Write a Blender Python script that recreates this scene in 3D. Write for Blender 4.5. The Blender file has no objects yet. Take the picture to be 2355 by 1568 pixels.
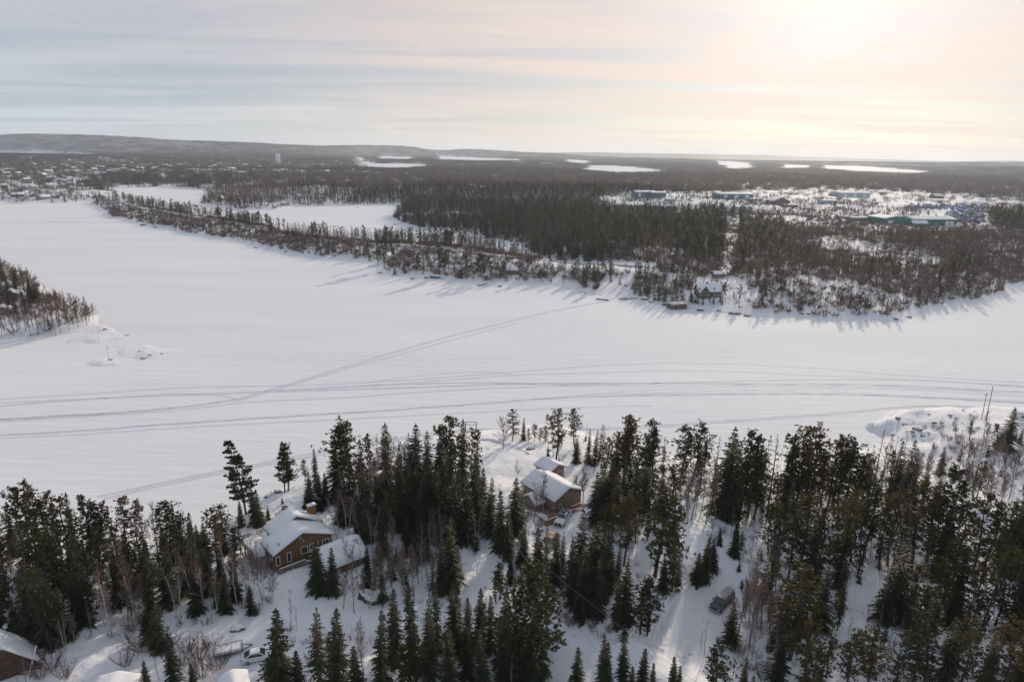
import bpy, bmesh, math, random
import numpy as np
from mathutils import Vector, Matrix

random.seed(7)
SC = bpy.context.scene
COL = SC.collection

# ------------------------------------------------------------------ camera
PW, PH, PF = 2355.0, 1568.0, 1600.0          # picture plane used to read positions off the photograph
CAM_Z = 80.0
PITCH, ROLL = math.radians(15.24), math.radians(1.0)
_f = np.array([0, math.cos(PITCH), -math.sin(PITCH)])
_r0 = np.array([1.0, 0, 0]); _u0 = np.array([0, math.sin(PITCH), math.cos(PITCH)])
_r = math.cos(ROLL)*_r0 + math.sin(ROLL)*_u0
_u = math.cos(ROLL)*_u0 - math.sin(ROLL)*_r0
cam_d = bpy.data.cameras.new('camera'); cam = bpy.data.objects.new('camera', cam_d); COL.objects.link(cam)
cam_d.sensor_width = 36.0; cam_d.lens = PF/PW*36.0
cam_d.clip_start = 0.5; cam_d.clip_end = 80000.0
M = Matrix(((_r[0], _u[0], -_f[0], 0), (_r[1], _u[1], -_f[1], 0), (_r[2], _u[2], -_f[2], CAM_Z), (0, 0, 0, 1)))
cam.matrix_world = M
SC.camera = cam

# ------------------------------------------------------------------ light
SUN_AZ, SUN_EL = math.radians(23.0), math.radians(17.5)     # azimuth from +Y towards +X
SUN_DIR = Vector((math.sin(SUN_AZ)*math.cos(SUN_EL), math.cos(SUN_AZ)*math.cos(SUN_EL), math.sin(SUN_EL)))
sl = bpy.data.lights.new('sun', 'SUN'); sl.energy = 3.1; sl.angle = math.radians(1.4); sl.color = (1.0, 0.86, 0.69)
so = bpy.data.objects.new('sun', sl); COL.objects.link(so)
so.rotation_euler = SUN_DIR.to_track_quat('Z', 'Y').to_euler(); so.location = (0, 0, 300)

world = bpy.data.worlds.new('World'); SC.world = world; world.use_nodes = True
nt = world.node_tree; nt.nodes.clear()
def wn(t, **k):
    n = nt.nodes.new(t)
    for a, b in k.items(): setattr(n, a, b)
    return n
def wm(op, a, b=None, c=None):
    n = wn('ShaderNodeMath', operation=op)
    for i, v in enumerate((a, b, c)):
        if v is None: continue
        if isinstance(v, (int, float)): n.inputs[i].default_value = v
        else: nt.links.new(v, n.inputs[i])
    return n.outputs[0]
def wmix(fac, a, b, blend='MIX'):
    n = wn('ShaderNodeMix', data_type='RGBA', blend_type=blend)
    for s, v in ((n.inputs[0], fac), (n.inputs[6], a), (n.inputs[7], b)):
        if isinstance(v, (int, float)): s.default_value = v
        elif isinstance(v, tuple): s.default_value = (*v, 1)
        else: nt.links.new(v, s)
    return n.outputs[2]
sky = wn('ShaderNodeTexSky', sky_type='NISHITA', sun_disc=False)
sky.sun_elevation = SUN_EL; sky.sun_rotation = SUN_AZ
sky.air_density = 1.0; sky.dust_density = 0.6; sky.ozone_density = 1.0; sky.altitude = 300
tc = wn('ShaderNodeTexCoord')
nrm = wn('ShaderNodeVectorMath', operation='NORMALIZE'); nt.links.new(tc.outputs['Generated'], nrm.inputs[0])
dt = wn('ShaderNodeVectorMath', operation='DOT_PRODUCT'); nt.links.new(nrm.outputs[0], dt.inputs[0]); dt.inputs[1].default_value = SUN_DIR
cosang = wm('MAXIMUM', dt.outputs['Value'], 0.0)
sx = wn('ShaderNodeSeparateXYZ'); nt.links.new(nrm.outputs[0], sx.inputs[0])
zz = wm('ADD', wm('MAXIMUM', sx.outputs[2], 0.0), 0.045)
cp = wn('ShaderNodeCombineXYZ')
nt.links.new(wm('DIVIDE', sx.outputs[0], zz), cp.inputs[0]); nt.links.new(wm('DIVIDE', sx.outputs[1], zz), cp.inputs[1])
def cirrus(rot, scale, detail, lo, hi, rough=0.55, dist=0.4):
    mp = wn('ShaderNodeMapping'); nt.links.new(cp.outputs[0], mp.inputs[0])
    mp.inputs['Rotation'].default_value = (0, 0, rot); mp.inputs['Scale'].default_value = scale
    ns = wn('ShaderNodeTexNoise'); nt.links.new(mp.outputs[0], ns.inputs['Vector'])
    ns.inputs['Scale'].default_value = 1.0; ns.inputs['Detail'].default_value = detail
    ns.inputs['Roughness'].default_value = rough; ns.inputs['Distortion'].default_value = dist
    mr = wn('ShaderNodeMapRange', interpolation_type='SMOOTHSTEP'); nt.links.new(ns.outputs[0], mr.inputs[0])
    mr.inputs[1].default_value = lo; mr.inputs[2].default_value = hi
    return mr.outputs[0]
sheet = cirrus(0.22, (0.16, 0.62, 1), 5, 0.36, 0.62)
wisp = cirrus(-0.55, (0.9, 0.16, 1), 6, 0.52, 0.78, 0.6, 0.9)
cover = wm('MINIMUM', wm('ADD', wm('MULTIPLY_ADD', sheet, 0.40, 0.55), wm('MULTIPLY', wisp, 0.30)), 1.0)
cover = wm('MAXIMUM', cover, wm('MULTIPLY', wm('POWER', wm('SUBTRACT', 1.0, wm('MINIMUM', wm('MAXIMUM', sx.outputs[2], 0.0), 1.0)), 14.0), 0.97))
g1 = wm('POWER', cosang, 3.5); g2 = wm('POWER', cosang, 32.0); g3 = wm('POWER', cosang, 90.0)
def tint(v, c):
    n = wn('ShaderNodeVectorMath', operation='SCALE'); n.inputs[0].default_value = c
    if isinstance(v, (int, float)): n.inputs['Scale'].default_value = v
    else: nt.links.new(v, n.inputs['Scale'])
    return n.outputs[0]
def vadd(a, b):
    n = wn('ShaderNodeVectorMath', operation='ADD'); nt.links.new(a, n.inputs[0]); nt.links.new(b, n.inputs[1]); return n.outputs[0]
low = wm('POWER', wm('SUBTRACT', 1.0, wm('MINIMUM', wm('MAXIMUM', sx.outputs[2], 0.0), 1.0)), 9.0)
dim = wm('SUBTRACT', 1.0, wm('MULTIPLY', wm('MINIMUM', wm('MAXIMUM', wm('MULTIPLY_ADD', sx.outputs[2], 1.25, -0.35), 0.0), 1.0), 0.0))   # thinner veil overhead
veil = vadd(tint(dim, (3.45, 3.85, 4.6)), tint(wm('MULTIPLY', low, wm('SUBTRACT', 1.12, cosang)), (2.9, 3.5, 3.3)))
veil = vadd(veil, tint(g1, (4.8, 2.75, 0.85)))
veil = vadd(veil, tint(g2, (0.9, 1.1, 1.3)))
veil = vadd(veil, tint(g3, (2.0, 2.1, 2.3)))
skyc = wmix(1.0, sky.outputs[0], (0.30, 0.40, 0.56), 'MULTIPLY')
final = wmix(cover, skyc, veil)
bg = wn('ShaderNodeBackground'); bg.inputs[1].default_value = 0.113
nt.links.new(final, bg.inputs[0])
wo = wn('ShaderNodeOutputWorld'); nt.links.new(bg.outputs[0], wo.inputs[0])

SC.view_settings.view_transform = 'Standard'; SC.view_settings.look = 'None'
SC.view_settings.exposure = 0.1; SC.view_settings.gamma = 1.0
SC.view_settings.use_curve_mapping = False
SC.render.engine = 'CYCLES'
cy = SC.cycles
cy.max_bounces = 8; cy.diffuse_bounces = 5; cy.glossy_bounces = 2; cy.transmission_bounces = 3
cy.volume_bounces = 1; cy.transparent_max_bounces = 8
cy.use_denoising = True
try: cy.denoiser = 'OPENIMAGEDENOISE'
except Exception: pass

# ------------------------------------------------------------------ reading the photograph
def G(px, py, z=0.0):
    d = PF*_f + (px-PW/2)*_r - (py-PH/2)*_u
    t = (z-CAM_Z)/d[2]
    return np.array([d[0]*t, d[1]*t, z])
def proj(P):
    P = np.atleast_2d(np.asarray(P, float)); v = P - np.array([0, 0, CAM_Z])
    dep = v@_f; k = PF/np.where(np.abs(dep) < 1e-6, 1e-6, dep)
    return PW/2 + (v@_r)*k, PH/2 - (v@_u)*k, dep

# ------------------------------------------------------------------ smooth noise
_rng = np.random.default_rng(11)
_tab = _rng.random((256, 256))
def vnoise(x, y):
    xi = np.floor(x).astype(int); yi = np.floor(y).astype(int); fx = x-xi; fy = y-yi
    fx = fx*fx*(3-2*fx); fy = fy*fy*(3-2*fy)
    a = _tab[xi & 255, yi & 255]; b = _tab[(xi+1) & 255, yi & 255]; c = _tab[xi & 255, (yi+1) & 255]; d = _tab[(xi+1) & 255, (yi+1) & 255]
    return (a*(1-fx)+b*fx)*(1-fy) + (c*(1-fx)+d*fx)*fy
def fbm(x, y, s, o=4):
    r = 0.0; amp = 0.5; x = x/s; y = y/s
    for i in range(o):
        r = r + amp*vnoise(x+17.3*i, y-9.1*i); x = x*2.03; y = y*2.03; amp *= 0.5
    return r/(1-0.5**o)

# ------------------------------------------------------------------ outlines of land and ice
def poly(pts, z=0.0): return np.array([G(a, b, z)[:2] for a, b in pts])
def sdf(P, V, near=None):
    """signed distance, positive inside polygon V"""
    out = np.empty(len(P)); A = V; B = np.roll(V, -1, 0)
    for s in range(0, len(P), 40000):
        p = P[s:s+40000]; best = np.full(len(p), 1e18); ins = np.zeros(len(p), bool)
        for a, b in zip(A, B):
            e = b-a; w = p-a; L = e@e
            t = np.clip((w@e)/L, 0, 1) if L > 0 else 0
            q = w - np.outer(t, e) if L > 0 else w
            best = np.minimum(best, (q*q).sum(1))
            c1 = a[1] <= p[:, 1]; c2 = b[1] <= p[:, 1]
            cr = e[0]*w[:, 1]-e[1]*w[:, 0]
            ins ^= (c1 & ~c2 & (cr > 0)) | (~c1 & c2 & (cr < 0))
        d = np.sqrt(best); out[s:s+40000] = np.where(ins, d, -d)
    return out
NEAR = [(-900, 1290), (-300, 1262), (0, 1250), (160, 1246), (300, 1240), (430, 1232), (490, 1215), (560, 1170), (601, 1140), (650, 1122), (705, 1108), (780, 1075), (900, 1030), (1000, 1000), (1090, 990), (1180, 980), (1300, 982), (1400, 1005), (1480, 1040), (1600, 1060), (1750, 1062), (1900, 1050), (2000, 1030), (2022, 1005), (1985, 980), (2040, 955), (2150, 938), (2250, 940), (2400, 950), (2800, 965), (3600, 985)]
NEAR_V = np.vstack([poly(NEAR), np.array([[500, -500], [-500, -500]])])
FAR = [(-900, 440), (-300, 456), (0, 462), (50, 468), (100, 466), (150, 465), (200, 462), (222, 475), (245, 498), (330, 520), (400, 530), (500, 553), (560, 560), (600, 570), (690, 588), (770, 600), (855, 608), (865, 628), (950, 642), (1050, 650), (1150, 660), (1250, 655), (1330, 672), (1420, 685), (1470, 685), (1540, 705), (1640, 718), (1740, 728), (1800, 725), (1900, 738), (2000, 735), (2070, 740), (2100, 725), (2200, 710), (2260, 700), (2330, 676), (2400, 650), (2700, 610), (3400, 570)]
FAR_V = np.vstack([poly(FAR), np.array([[60000, 20000], [60000, 60000], [-60000, 60000], [-60000, 20000]])])
BAY = poly([(262, 434), (330, 430), (400, 434), (470, 437), (462, 455), (460, 474), (540, 482), (640, 484), (700, 476), (800, 473), (905, 471), (925, 478), (905, 500), (903, 515), (960, 527), (1050, 540), (1110, 548), (1180, 567), (1250, 597), (1330, 612), (1290, 606), (1210, 593), (1120, 576), (1040, 566), (950, 561), (860, 558), (770, 549), (700, 541), (640, 529), (560, 511), (500, 501), (440, 489), (380, 481), (320, 472), (280, 462), (262, 450)])
ISLE = poly([(-500, 640), (-120, 585), (0, 600), (60, 628), (100, 660), (140, 690), (190, 715), (232, 728), (225, 742), (190, 765), (120, 775), (60, 777), (0, 780), (-300, 830)])
MOUND = [poly(q) for q in ([(190, 835), (215, 825), (262, 825), (285, 832), (270, 842), (210, 843)], [(262, 815), (290, 798), (340, 790), (380, 800), (415, 808), (350, 824), (300, 826)], [(150, 790), (225, 742), (290, 770), (300, 778), (215, 790)])]
def deeper(q):
    lo = min(b for _, b in q); hi = max(b for _, b in q); return poly([(a, b+4.5*(b-lo)/(hi-lo)) for a, b in q])
LAKES = [deeper(q) for q in (
    [(-300, 346), (0, 349), (120, 350), (225, 352.5), (225, 357), (60, 356), (0, 353), (-300, 350)],
    [(875, 360), (950, 361), (950, 365), (875, 364)], [(1002, 359), (1100, 362), (1205, 365), (1205, 369), (1100, 370), (1002, 366)],
    [(819, 363), (840, 364), (850, 374), (972, 376), (990, 382), (900, 388), (835, 385), (815, 372)],
    [(1299, 367), (1359, 369), (1359, 375), (1299, 373)], [(1342, 380), (1430, 382), (1526, 389), (1526, 396), (1420, 398), (1342, 392)],
    [(1647, 370), (1730, 374), (1745, 386), (1680, 388), (1640, 378)], [(1795, 379), (1867, 380), (1867, 386), (1795, 386)],
    [(1885, 381), (2000, 383), (2137, 392), (2137, 399), (1990, 396), (1890, 389)], [(2116, 370), (2203, 371), (2203, 374), (2116, 373)],
    [(1380, 353), (1420, 354), (1420, 356.5), (1380, 356)])]
RIDGES = [  # far wooded ridges: centre pixel x, distance, half width (m), half depth (m), height
    (-200, 7600, 2800, 700, 74), (150, 8000, 2200, 700, 40), (420, 8300, 2400, 700, 62), (800, 9400, 2400, 800, 58), (950, 9800, 1500, 800, 56), (1150, 6200, 500, 300, 26),
    (1330, 14000, 2500, 1200, 64), (1700, 15000, 3000, 1200, 62), (2150, 13000, 3000, 1000, 58), (1230, 4300, 260, 130, 20), (1560, 6800, 700, 260, 22), (2450, 9000, 1500, 600, 52), (1930, 7800, 900, 300, 28),
    (620, 2350, 420, 200, 10), (900, 17000, 3000, 1500, 72), (700, 1230, 140, 90, 12), (1250, 1250, 260, 160, 9)]
RG = []
for px, d, wx, wy, h in RIDGES:
    t = math.atan2((px-PW/2)/PF, math.cos(PITCH)); RG.append((d*math.sin(t), d*math.cos(t), wx, wy, h, t))
def bump(P, px, py, z, r, h):
    c = G(px, py, z)[:2]; return h*np.exp(-((P-c)**2).sum(1)/(r*r))
PADS = [(37.0, 101.0, 7.0, 8.5), (30.0, 92.0, 6.9, 9.0), (11.0, 124.5, 7.0, 6.5), (9.3, 119.0, 7.0, 5.0), (-36.0, 107.0, 7.8, 5.0), (-30.0, 108.0, 7.0, 6.0), (-39.5, 87.5, 7.0, 6.0), (8.5, 136.5, 6.6, 8.0)]     # levelled drives and house plots: x, y, level, radius
def height(P):
    """ground height at points P (n,2); ice level is 0"""
    P = np.asarray(P, float); x, y = P[:, 0], P[:, 1]; R = np.hypot(x, y)
    z = np.full(len(P), -2.0)
    m = (R < 700)
    if m.any():
        q = P[m]; s = sdf(q, NEAR_V); n = fbm(q[:, 0], q[:, 1], 26, 4)-0.5; n2 = fbm(q[:, 0], q[:, 1], 5, 3)-0.5; n3 = fbm(q[:, 0]+7, q[:, 1], 2.2, 2)-0.5
        s = s + n*7 + n2*2.5
        zn = np.where(s > 0, 7.6*(1-np.exp(-s/14.0)) + np.clip(s/20, 0, 1)*(n*5.0) + np.clip(s/4, 0, 1)*(n2*1.0+n3*0.35) + np.clip(s-35, 0, 60)*0.02, s*0.35)
        zn = zn + np.where(s > 0, 1, 0)*(bump(q, 1165, 1060, 7, 9, 1.6) + bump(q, 1640, 1225, 7, 8, 1.0) + bump(q, 2110, 965, 2, 13, 1.5) + bump(q, 640, 1180, 6, 9, 0.6))
        kn = bump(q, 2130, 985, 3, 22, 1.0); zn = zn + np.where(s > 0, 1, 0)*kn*(np.abs(n2)*3.0+n3*1.4)
        for cx, cy_, pz, pr in PADS:
            w_ = np.exp(-(((q[:, 0]-cx)**2+(q[:, 1]-cy_)**2)/(pr*pr))**2); zn = zn*(1-w_)+(pz+n3*.15)*w_
        z[m] = np.maximum(z[m], zn)
        s = sdf(q, ISLE); s = s + (fbm(q[:, 0], q[:, 1], 14, 3)-0.5)*6
        z[m] = np.maximum(z[m], np.where(s > 0, 3.2*(1-np.exp(-s/9.0)), s*0.3))
        for V, h in zip(MOUND, (1.2, 0.55, 0.45)):
            s = sdf(q, V) + (fbm(q[:, 0], q[:, 1], 6, 3)-0.5)*6
            z[m] = np.maximum(z[m], np.where(s > 0, h*(1-np.exp(-s/2.5))*(0.1+1.8*np.abs(fbm(q[:, 0]+40, q[:, 1], 5, 4)-0.35)*2), s*0.3))
    m = (y > 280)
    if m.any():
        q = P[m]; s = sdf(q, FAR_V); r = R[m]
        near = r < 2500
        sb = np.full(len(q), 1e6); sb[near] = -sdf(q[near], BAY)
        lk = np.full(len(q), 1e6); far = r > 1800
        if far.any():
            qq = q[far]; v = np.full(len(qq), 1e6)
            for V in LAKES: v = np.minimum(v, -sdf(qq, V))
            lk[far] = v
        w = np.where(near, 1.0, 0.0)
        n = fbm(q[:, 0], q[:, 1], 60, 4)-0.5; big = fbm(q[:, 0]+900, q[:, 1], 420, 3)-0.42
        s = np.minimum(np.minimum(s, sb), lk) + n*np.clip(r/40, 6, 26) + w*(fbm(q[:, 0], q[:, 1], 9, 3)-0.5)*5
        inl = 1-np.exp(-np.maximum(s, 0)/20.0); inl2 = 1-np.exp(-np.maximum(s, 0)/120.0)
        fl = np.clip((r-1300)/900, 0, 1); zf = 2.6*inl + inl2*((5.0-3.6*fl) + (16-13*fl)*np.clip(big, -0.2, 1)) + inl*n*(7.0-4.5*fl)
        inl3 = 1-np.exp(-np.maximum(s, 0)/450.0); zf = zf + inl3*np.clip((r-3200)/1500, 0, 1)*26*np.clip(fbm(q[:, 0]+4000, q[:, 1]+900, 1500, 4)-.40, 0, 1)*2.2
        for cx, cy_, wx, wy, h, t in RG:
            dx = q[:, 0]-cx; dy = q[:, 1]-cy_; a = dx*math.cos(t)-dy*math.sin(t); b = dx*math.sin(t)+dy*math.cos(t)
            zf = zf + inl2*h*np.exp(-(a/wx)**2-(b/wy)**2)*(0.75+0.5*fbm(q[:, 0], q[:, 1], wx*0.5, 3))
        
        zf = np.where(s > 0, np.maximum(zf, 0.25), np.maximum(s*0.25, -3))
        z[m] = np.maximum(z[m], zf)
    return z
def hz(x, y): return float(height(np.array([[x, y]]))[0])
def ground(px, py, z0=5.0):
    """point of the ground that the photograph shows at a pixel"""
    z = z0
    for _ in range(8):
        p = G(px, py, z); z = 0.5*z + 0.5*max(hz(p[0], p[1]), 0.0)
    p = G(px, py, z); p[2] = max(hz(p[0], p[1]), 0.0); return p
def ground_many(PX, z0=4.0):
    PX = np.asarray(PX, float); z = np.full(len(PX), z0)
    for _ in range(7):
        d = PF*_f + np.outer(PX[:, 0]-PW/2, _r) - np.outer(PX[:, 1]-PH/2, _u)
        t = (z-CAM_Z)/d[:, 2]; xy = d[:, :2]*t[:, None]
        z = 0.5*z+0.5*np.maximum(height(xy), 0)
    return np.column_stack([xy, np.maximum(height(xy), 0)])
def tall(b, top_y):
    """height of an upright thing standing at b whose top the photograph shows at row top_y"""
    lo, hi = 0.2, 60.0
    for _ in range(30):
        m = (lo+hi)/2
        if proj(b+np.array([0, 0, m]))[1][0] > top_y: lo = m
        else: hi = m
    return m

# ------------------------------------------------------------------ materials
def mat(name, col, rough=0.7, col2=None, nscale=3.0, bump=0.0, bscale=20.0, metal=0.0, spec=0.4, rand=0.0, trans=0.0, coord='Object', emit=None):
    m = bpy.data.materials.new(name); m.use_nodes = True; t = m.node_tree; b = t.nodes['Principled BSDF']
    b.inputs['Base Color'].default_value = (*col, 1); b.inputs['Roughness'].default_value = rough
    b.inputs['Metallic'].default_value = metal; b.inputs['Specular IOR Level'].default_value = spec
    tcn = t.nodes.new('ShaderNodeTexCoord'); c = None
    if col2 is not None:
        ns = t.nodes.new('ShaderNodeTexNoise'); ns.inputs['Scale'].default_value = nscale; ns.inputs['Detail'].default_value = 5
        t.links.new(tcn.outputs[coord], ns.inputs['Vector'])
        r = t.nodes.new('ShaderNodeValToRGB'); r.color_ramp.elements[0].position = 0.35; r.color_ramp.elements[1].position = 0.65
        r.color_ramp.elements[0].color = (*col, 1); r.color_ramp.elements[1].color = (*col2, 1)
        t.links.new(ns.outputs[0], r.inputs[0]); c = r.outputs[0]
    if rand:
        oi = t.nodes.new('ShaderNodeObjectInfo'); h = t.nodes.new('ShaderNodeHueSaturation')
        mr = t.nodes.new('ShaderNodeMapRange'); t.links.new(oi.outputs['Random'], mr.inputs[0]); mr.inputs[3].default_value = 1-rand; mr.inputs[4].default_value = 1+rand
        mh = t.nodes.new('ShaderNodeMapRange'); t.links.new(oi.outputs['Random'], mh.inputs[0]); mh.inputs[3].default_value = 0.5+0.045*min(rand*2, 1); mh.inputs[4].default_value = 0.5-0.05*min(rand*2, 1)
        t.links.new(mr.outputs[0], h.inputs['Value']); t.links.new(mh.outputs[0], h.inputs['Hue'])
        if c is None: h.inputs['Color'].default_value = (*col, 1)
        else: t.links.new(c, h.inputs['Color'])
        c = h.outputs[0]
    if c is not None: t.links.new(c, b.inputs['Base Color'])
    if bump:
        nb = t.nodes.new('ShaderNodeTexNoise'); nb.inputs['Scale'].default_value = bscale; nb.inputs['Detail'].default_value = 4
        t.links.new(tcn.outputs[coord], nb.inputs['Vector'])
        bp = t.nodes.new('ShaderNodeBump'); bp.inputs['Strength'].default_value = bump; bp.inputs['Distance'].default_value = 0.1
        t.links.new(nb.outputs[0], bp.inputs['Height']); t.links.new(bp.outputs[0], b.inputs['Normal'])
    if trans:
        tr = t.nodes.new('ShaderNodeBsdfTranslucent'); mx = t.nodes.new('ShaderNodeMixShader'); mx.inputs[0].default_value = trans
        if c is not None: t.links.new(c, tr.inputs['Color'])
        else: tr.inputs['Color'].default_value = (*col, 1)
        t.links.new(b.outputs[0], mx.inputs[1]); t.links.new(tr.outputs[0], mx.inputs[2])
        t.links.new(mx.outputs[0], t.nodes['Material Output'].inputs['Surface'])
    if emit:
        b.inputs['Emission Color'].default_value = (*emit[0], 1); b.inputs['Emission Strength'].default_value = emit[1]
    return m

def snow_material(name, litter=0.0, drift=True, forest=False):
    m = bpy.data.materials.new(name); m.use_nodes = True; t = m.node_tree; b = t.nodes['Principled BSDF']
    b.inputs['Roughness'].default_value = 0.75; b.inputs['Specular IOR Level'].default_value = 0.02
    g = t.nodes.new('ShaderNodeNewGeometry')
    def noise(scale, stretch=None, detail=4, rough=0.5):
        n = t.nodes.new('ShaderNodeTexNoise'); n.inputs['Scale'].default_value = scale; n.inputs['Detail'].default_value = detail; n.inputs['Roughness'].default_value = rough
        if stretch:
            mp = t.nodes.new('ShaderNodeMapping'); mp.inputs['Scale'].default_value = stretch[1]; mp.inputs['Rotation'].default_value = (0, 0, stretch[0])
            t.links.new(g.outputs['Position'], mp.inputs[0]); t.links.new(mp.outputs[0], n.inputs['Vector'])
        else: t.links.new(g.outputs['Position'], n.inputs['Vector'])
        return n.outputs[0]
    def ramp(v, p0, p1, c0, c1):
        r = t.nodes.new('ShaderNodeValToRGB'); r.color_ramp.elements[0].position = p0; r.color_ramp.elements[1].position = p1
        r.color_ramp.elements[0].color = c0; r.color_ramp.elements[1].color = c1; t.links.new(v, r.inputs[0]); return r.outputs[0]
    def mixc(f, a, bb):
        n = t.nodes.new('ShaderNodeMix'); n.data_type = 'RGBA'
        for s, v in ((n.inputs[0], f), (n.inputs[6], a), (n.inputs[7], bb)):
            if isinstance(v, tuple): s.default_value = v
            elif isinstance(v, float): s.default_value = v
            else: t.links.new(v, s)
        return n.outputs[2]
    c = ramp(noise(0.02, (0.15, (0.35, 1.4, 1)), 6), 0.25, 0.75, (0.79, 0.80, 0.83, 1), (0.88, 0.885, 0.90, 1))
    if litter:
        f = ramp(noise(0.9, None, 6, 0.7), 0.60, 0.70, (0, 0, 0, 1), (litter, litter, litter, 1))
        c = mixc(f, c, (0.22, 0.17, 0.12, 1))
    if forest:
        at = t.nodes.new('ShaderNodeAttribute'); at.attribute_name = 'wood'
        fc = ramp(noise(0.018, None, 6, 0.65), 0.35, 0.66, (0.045, 0.045, 0.040, 1), (0.12, 0.10, 0.088, 1))
        c = mixc(at.outputs['Fac'], c, fc)
    t.links.new(c, b.inputs['Base Color'])
    hs = []
    bp0 = None
    for sc_, st, s_, d_ in ((0.16, (0.35, (0.35, 1.9, 1)), 0.6, 0.36), (2.2, (0.35, (0.6, 1.5, 1)), 0.35, 0.03)) if drift else ((0.8, None, 0.6, 0.4), (4.0, None, 0.5, 0.07)):
        bp = t.nodes.new('ShaderNodeBump'); bp.inputs['Strength'].default_value = s_; bp.inputs['Distance'].default_value = d_
        t.links.new(noise(sc_, st, 5), bp.inputs['Height'])
        if bp0 is not None: t.links.new(bp0.outputs[0], bp.inputs['Normal'])
        bp0 = bp
    t.links.new(bp0.outputs[0], b.inputs['Normal'])
    return m
MT = {}
MT['lake'] = snow_material('lake_snow')
MT['land'] = snow_material('land_snow', litter=0.5, drift=False, forest=True)
MT['snow'] = mat('roof_snow', (0.82, 0.83, 0.86), 0.75, (0.86, 0.86, 0.87), 0.8, bump=0.35, bscale=1.6, spec=0.05)
MT['packed'] = mat('packed_snow', (0.66, 0.68, 0.73), 0.7, (0.74, 0.75, 0.78), 0.6, bump=0.5, bscale=2.5, coord='Object', spec=0.05)
MT['rock'] = mat('granite', (0.055, 0.048, 0.045), 0.85, (0.19, 0.165, 0.15), 0.7, bump=0.7, bscale=2.0)
MT['spruce'] = mat('spruce_needles', (0.021, 0.030, 0.015), 0.65, (0.044, 0.050, 0.022), 0.5, rand=0.4, trans=0.28, spec=0.25)
MT['pine'] = mat('pine_needles', (0.052, 0.054, 0.020), 0.65, (0.120, 0.098, 0.030), 0.4, rand=0.4, trans=0.4, spec=0.25)
MT['wpine'] = mat('white_pine_needles', (0.036, 0.044, 0.019), 0.65, (0.074, 0.074, 0.028), 0.4, rand=0.15, trans=0.25, spec=0.25)
MT['rust'] = mat('dying_needles', (0.080, 0.058, 0.026), 0.75, (0.105, 0.070, 0.030), 0.5, rand=0.2, trans=0.25)
MT['bark'] = mat('conifer_bark', (0.055, 0.043, 0.036), 0.9, (0.11, 0.085, 0.07), 3.0, bump=0.5, bscale=14)
MT['greybark'] = mat('aspen_bark', (0.20, 0.18, 0.155), 0.85, (0.30, 0.28, 0.25), 2.0, bump=0.3, bscale=10, rand=0.2)
MT['birch'] = mat('birch_bark', (0.62, 0.58, 0.53), 0.7, (0.40, 0.36, 0.33), 3.5, rand=0.15)
MT['twig'] = mat('bare_twigs', (0.14, 0.098, 0.076), 0.85, (0.205, 0.146, 0.112), 0.5, rand=0.3, trans=0.1)
MT['redtwig'] = mat('reddish_twigs', (0.125, 0.078, 0.062), 0.85, (0.165, 0.105, 0.085), 0.5, rand=0.25, trans=0.1)
MT['cedar'] = mat('cedar_siding', (0.165, 0.078, 0.036), 0.65, (0.215, 0.105, 0.048), 1.2, bump=0.25, bscale=9)
MT['tan'] = mat('tan_siding', (0.25, 0.185, 0.125), 0.75, (0.30, 0.225, 0.155), 0.8, bump=0.2, bscale=8)
MT['brownwood'] = mat('weathered_boards', (0.13, 0.085, 0.06), 0.85, (0.20, 0.14, 0.10), 2.0, bump=0.3, bscale=8)
MT['darklog'] = mat('dark_log_siding', (0.060, 0.038, 0.026), 0.8, (0.10, 0.062, 0.042), 1.5, bump=0.3, bscale=8)
MT['greywood'] = mat('grey_deck_boards', (0.16, 0.13, 0.11), 0.85, (0.25, 0.21, 0.18), 2.0, bump=0.3, bscale=8)
MT['redwood'] = mat('red_stained_boards', (0.25, 0.10, 0.05), 0.75, (0.31, 0.14, 0.07), 2.0, bump=0.25, bscale=8)
MT['shingle'] = mat('dark_fascia', (0.06, 0.05, 0.045), 0.8, (0.10, 0.08, 0.07), 2.0)
MT['white'] = mat('white_trim', (0.75, 0.74, 0.71), 0.55, (0.68, 0.67, 0.64), 2.0)
MT['glass'] = mat('window_glass', (0.03, 0.04, 0.055), 0.08, spec=0.7)
MT['brick'] = mat('chimney_brick', (0.24, 0.105, 0.055), 0.85, (0.30, 0.14, 0.075), 5.0, bump=0.4, bscale=20)
MT['metal'] = mat('galvanised_metal', (0.45, 0.46, 0.48), 0.4, (0.36, 0.37, 0.38), 3.0, metal=0.7)
MT['black'] = mat('black_rubber', (0.02, 0.02, 0.02), 0.8, (0.04, 0.04, 0.04), 6.0)
MT['chrome'] = mat('chrome', (0.6, 0.6, 0.6), 0.25, metal=0.9)
MT['polewood'] = mat('pole_wood', (0.28, 0.225, 0.185), 0.85, (0.36, 0.30, 0.25), 4.0, bump=0.3, bscale=18)
MT['blue'] = mat('blue_plastic', (0.025, 0.10, 0.33), 0.45, (0.03, 0.13, 0.40), 3.0)
MT['green'] = mat('green_steel_siding', (0.030, 0.14, 0.105), 0.5, (0.040, 0.17, 0.13), 0.1)
MT['wire'] = mat('wire', (0.30, 0.30, 0.30), 0.5, metal=0.3)

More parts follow.
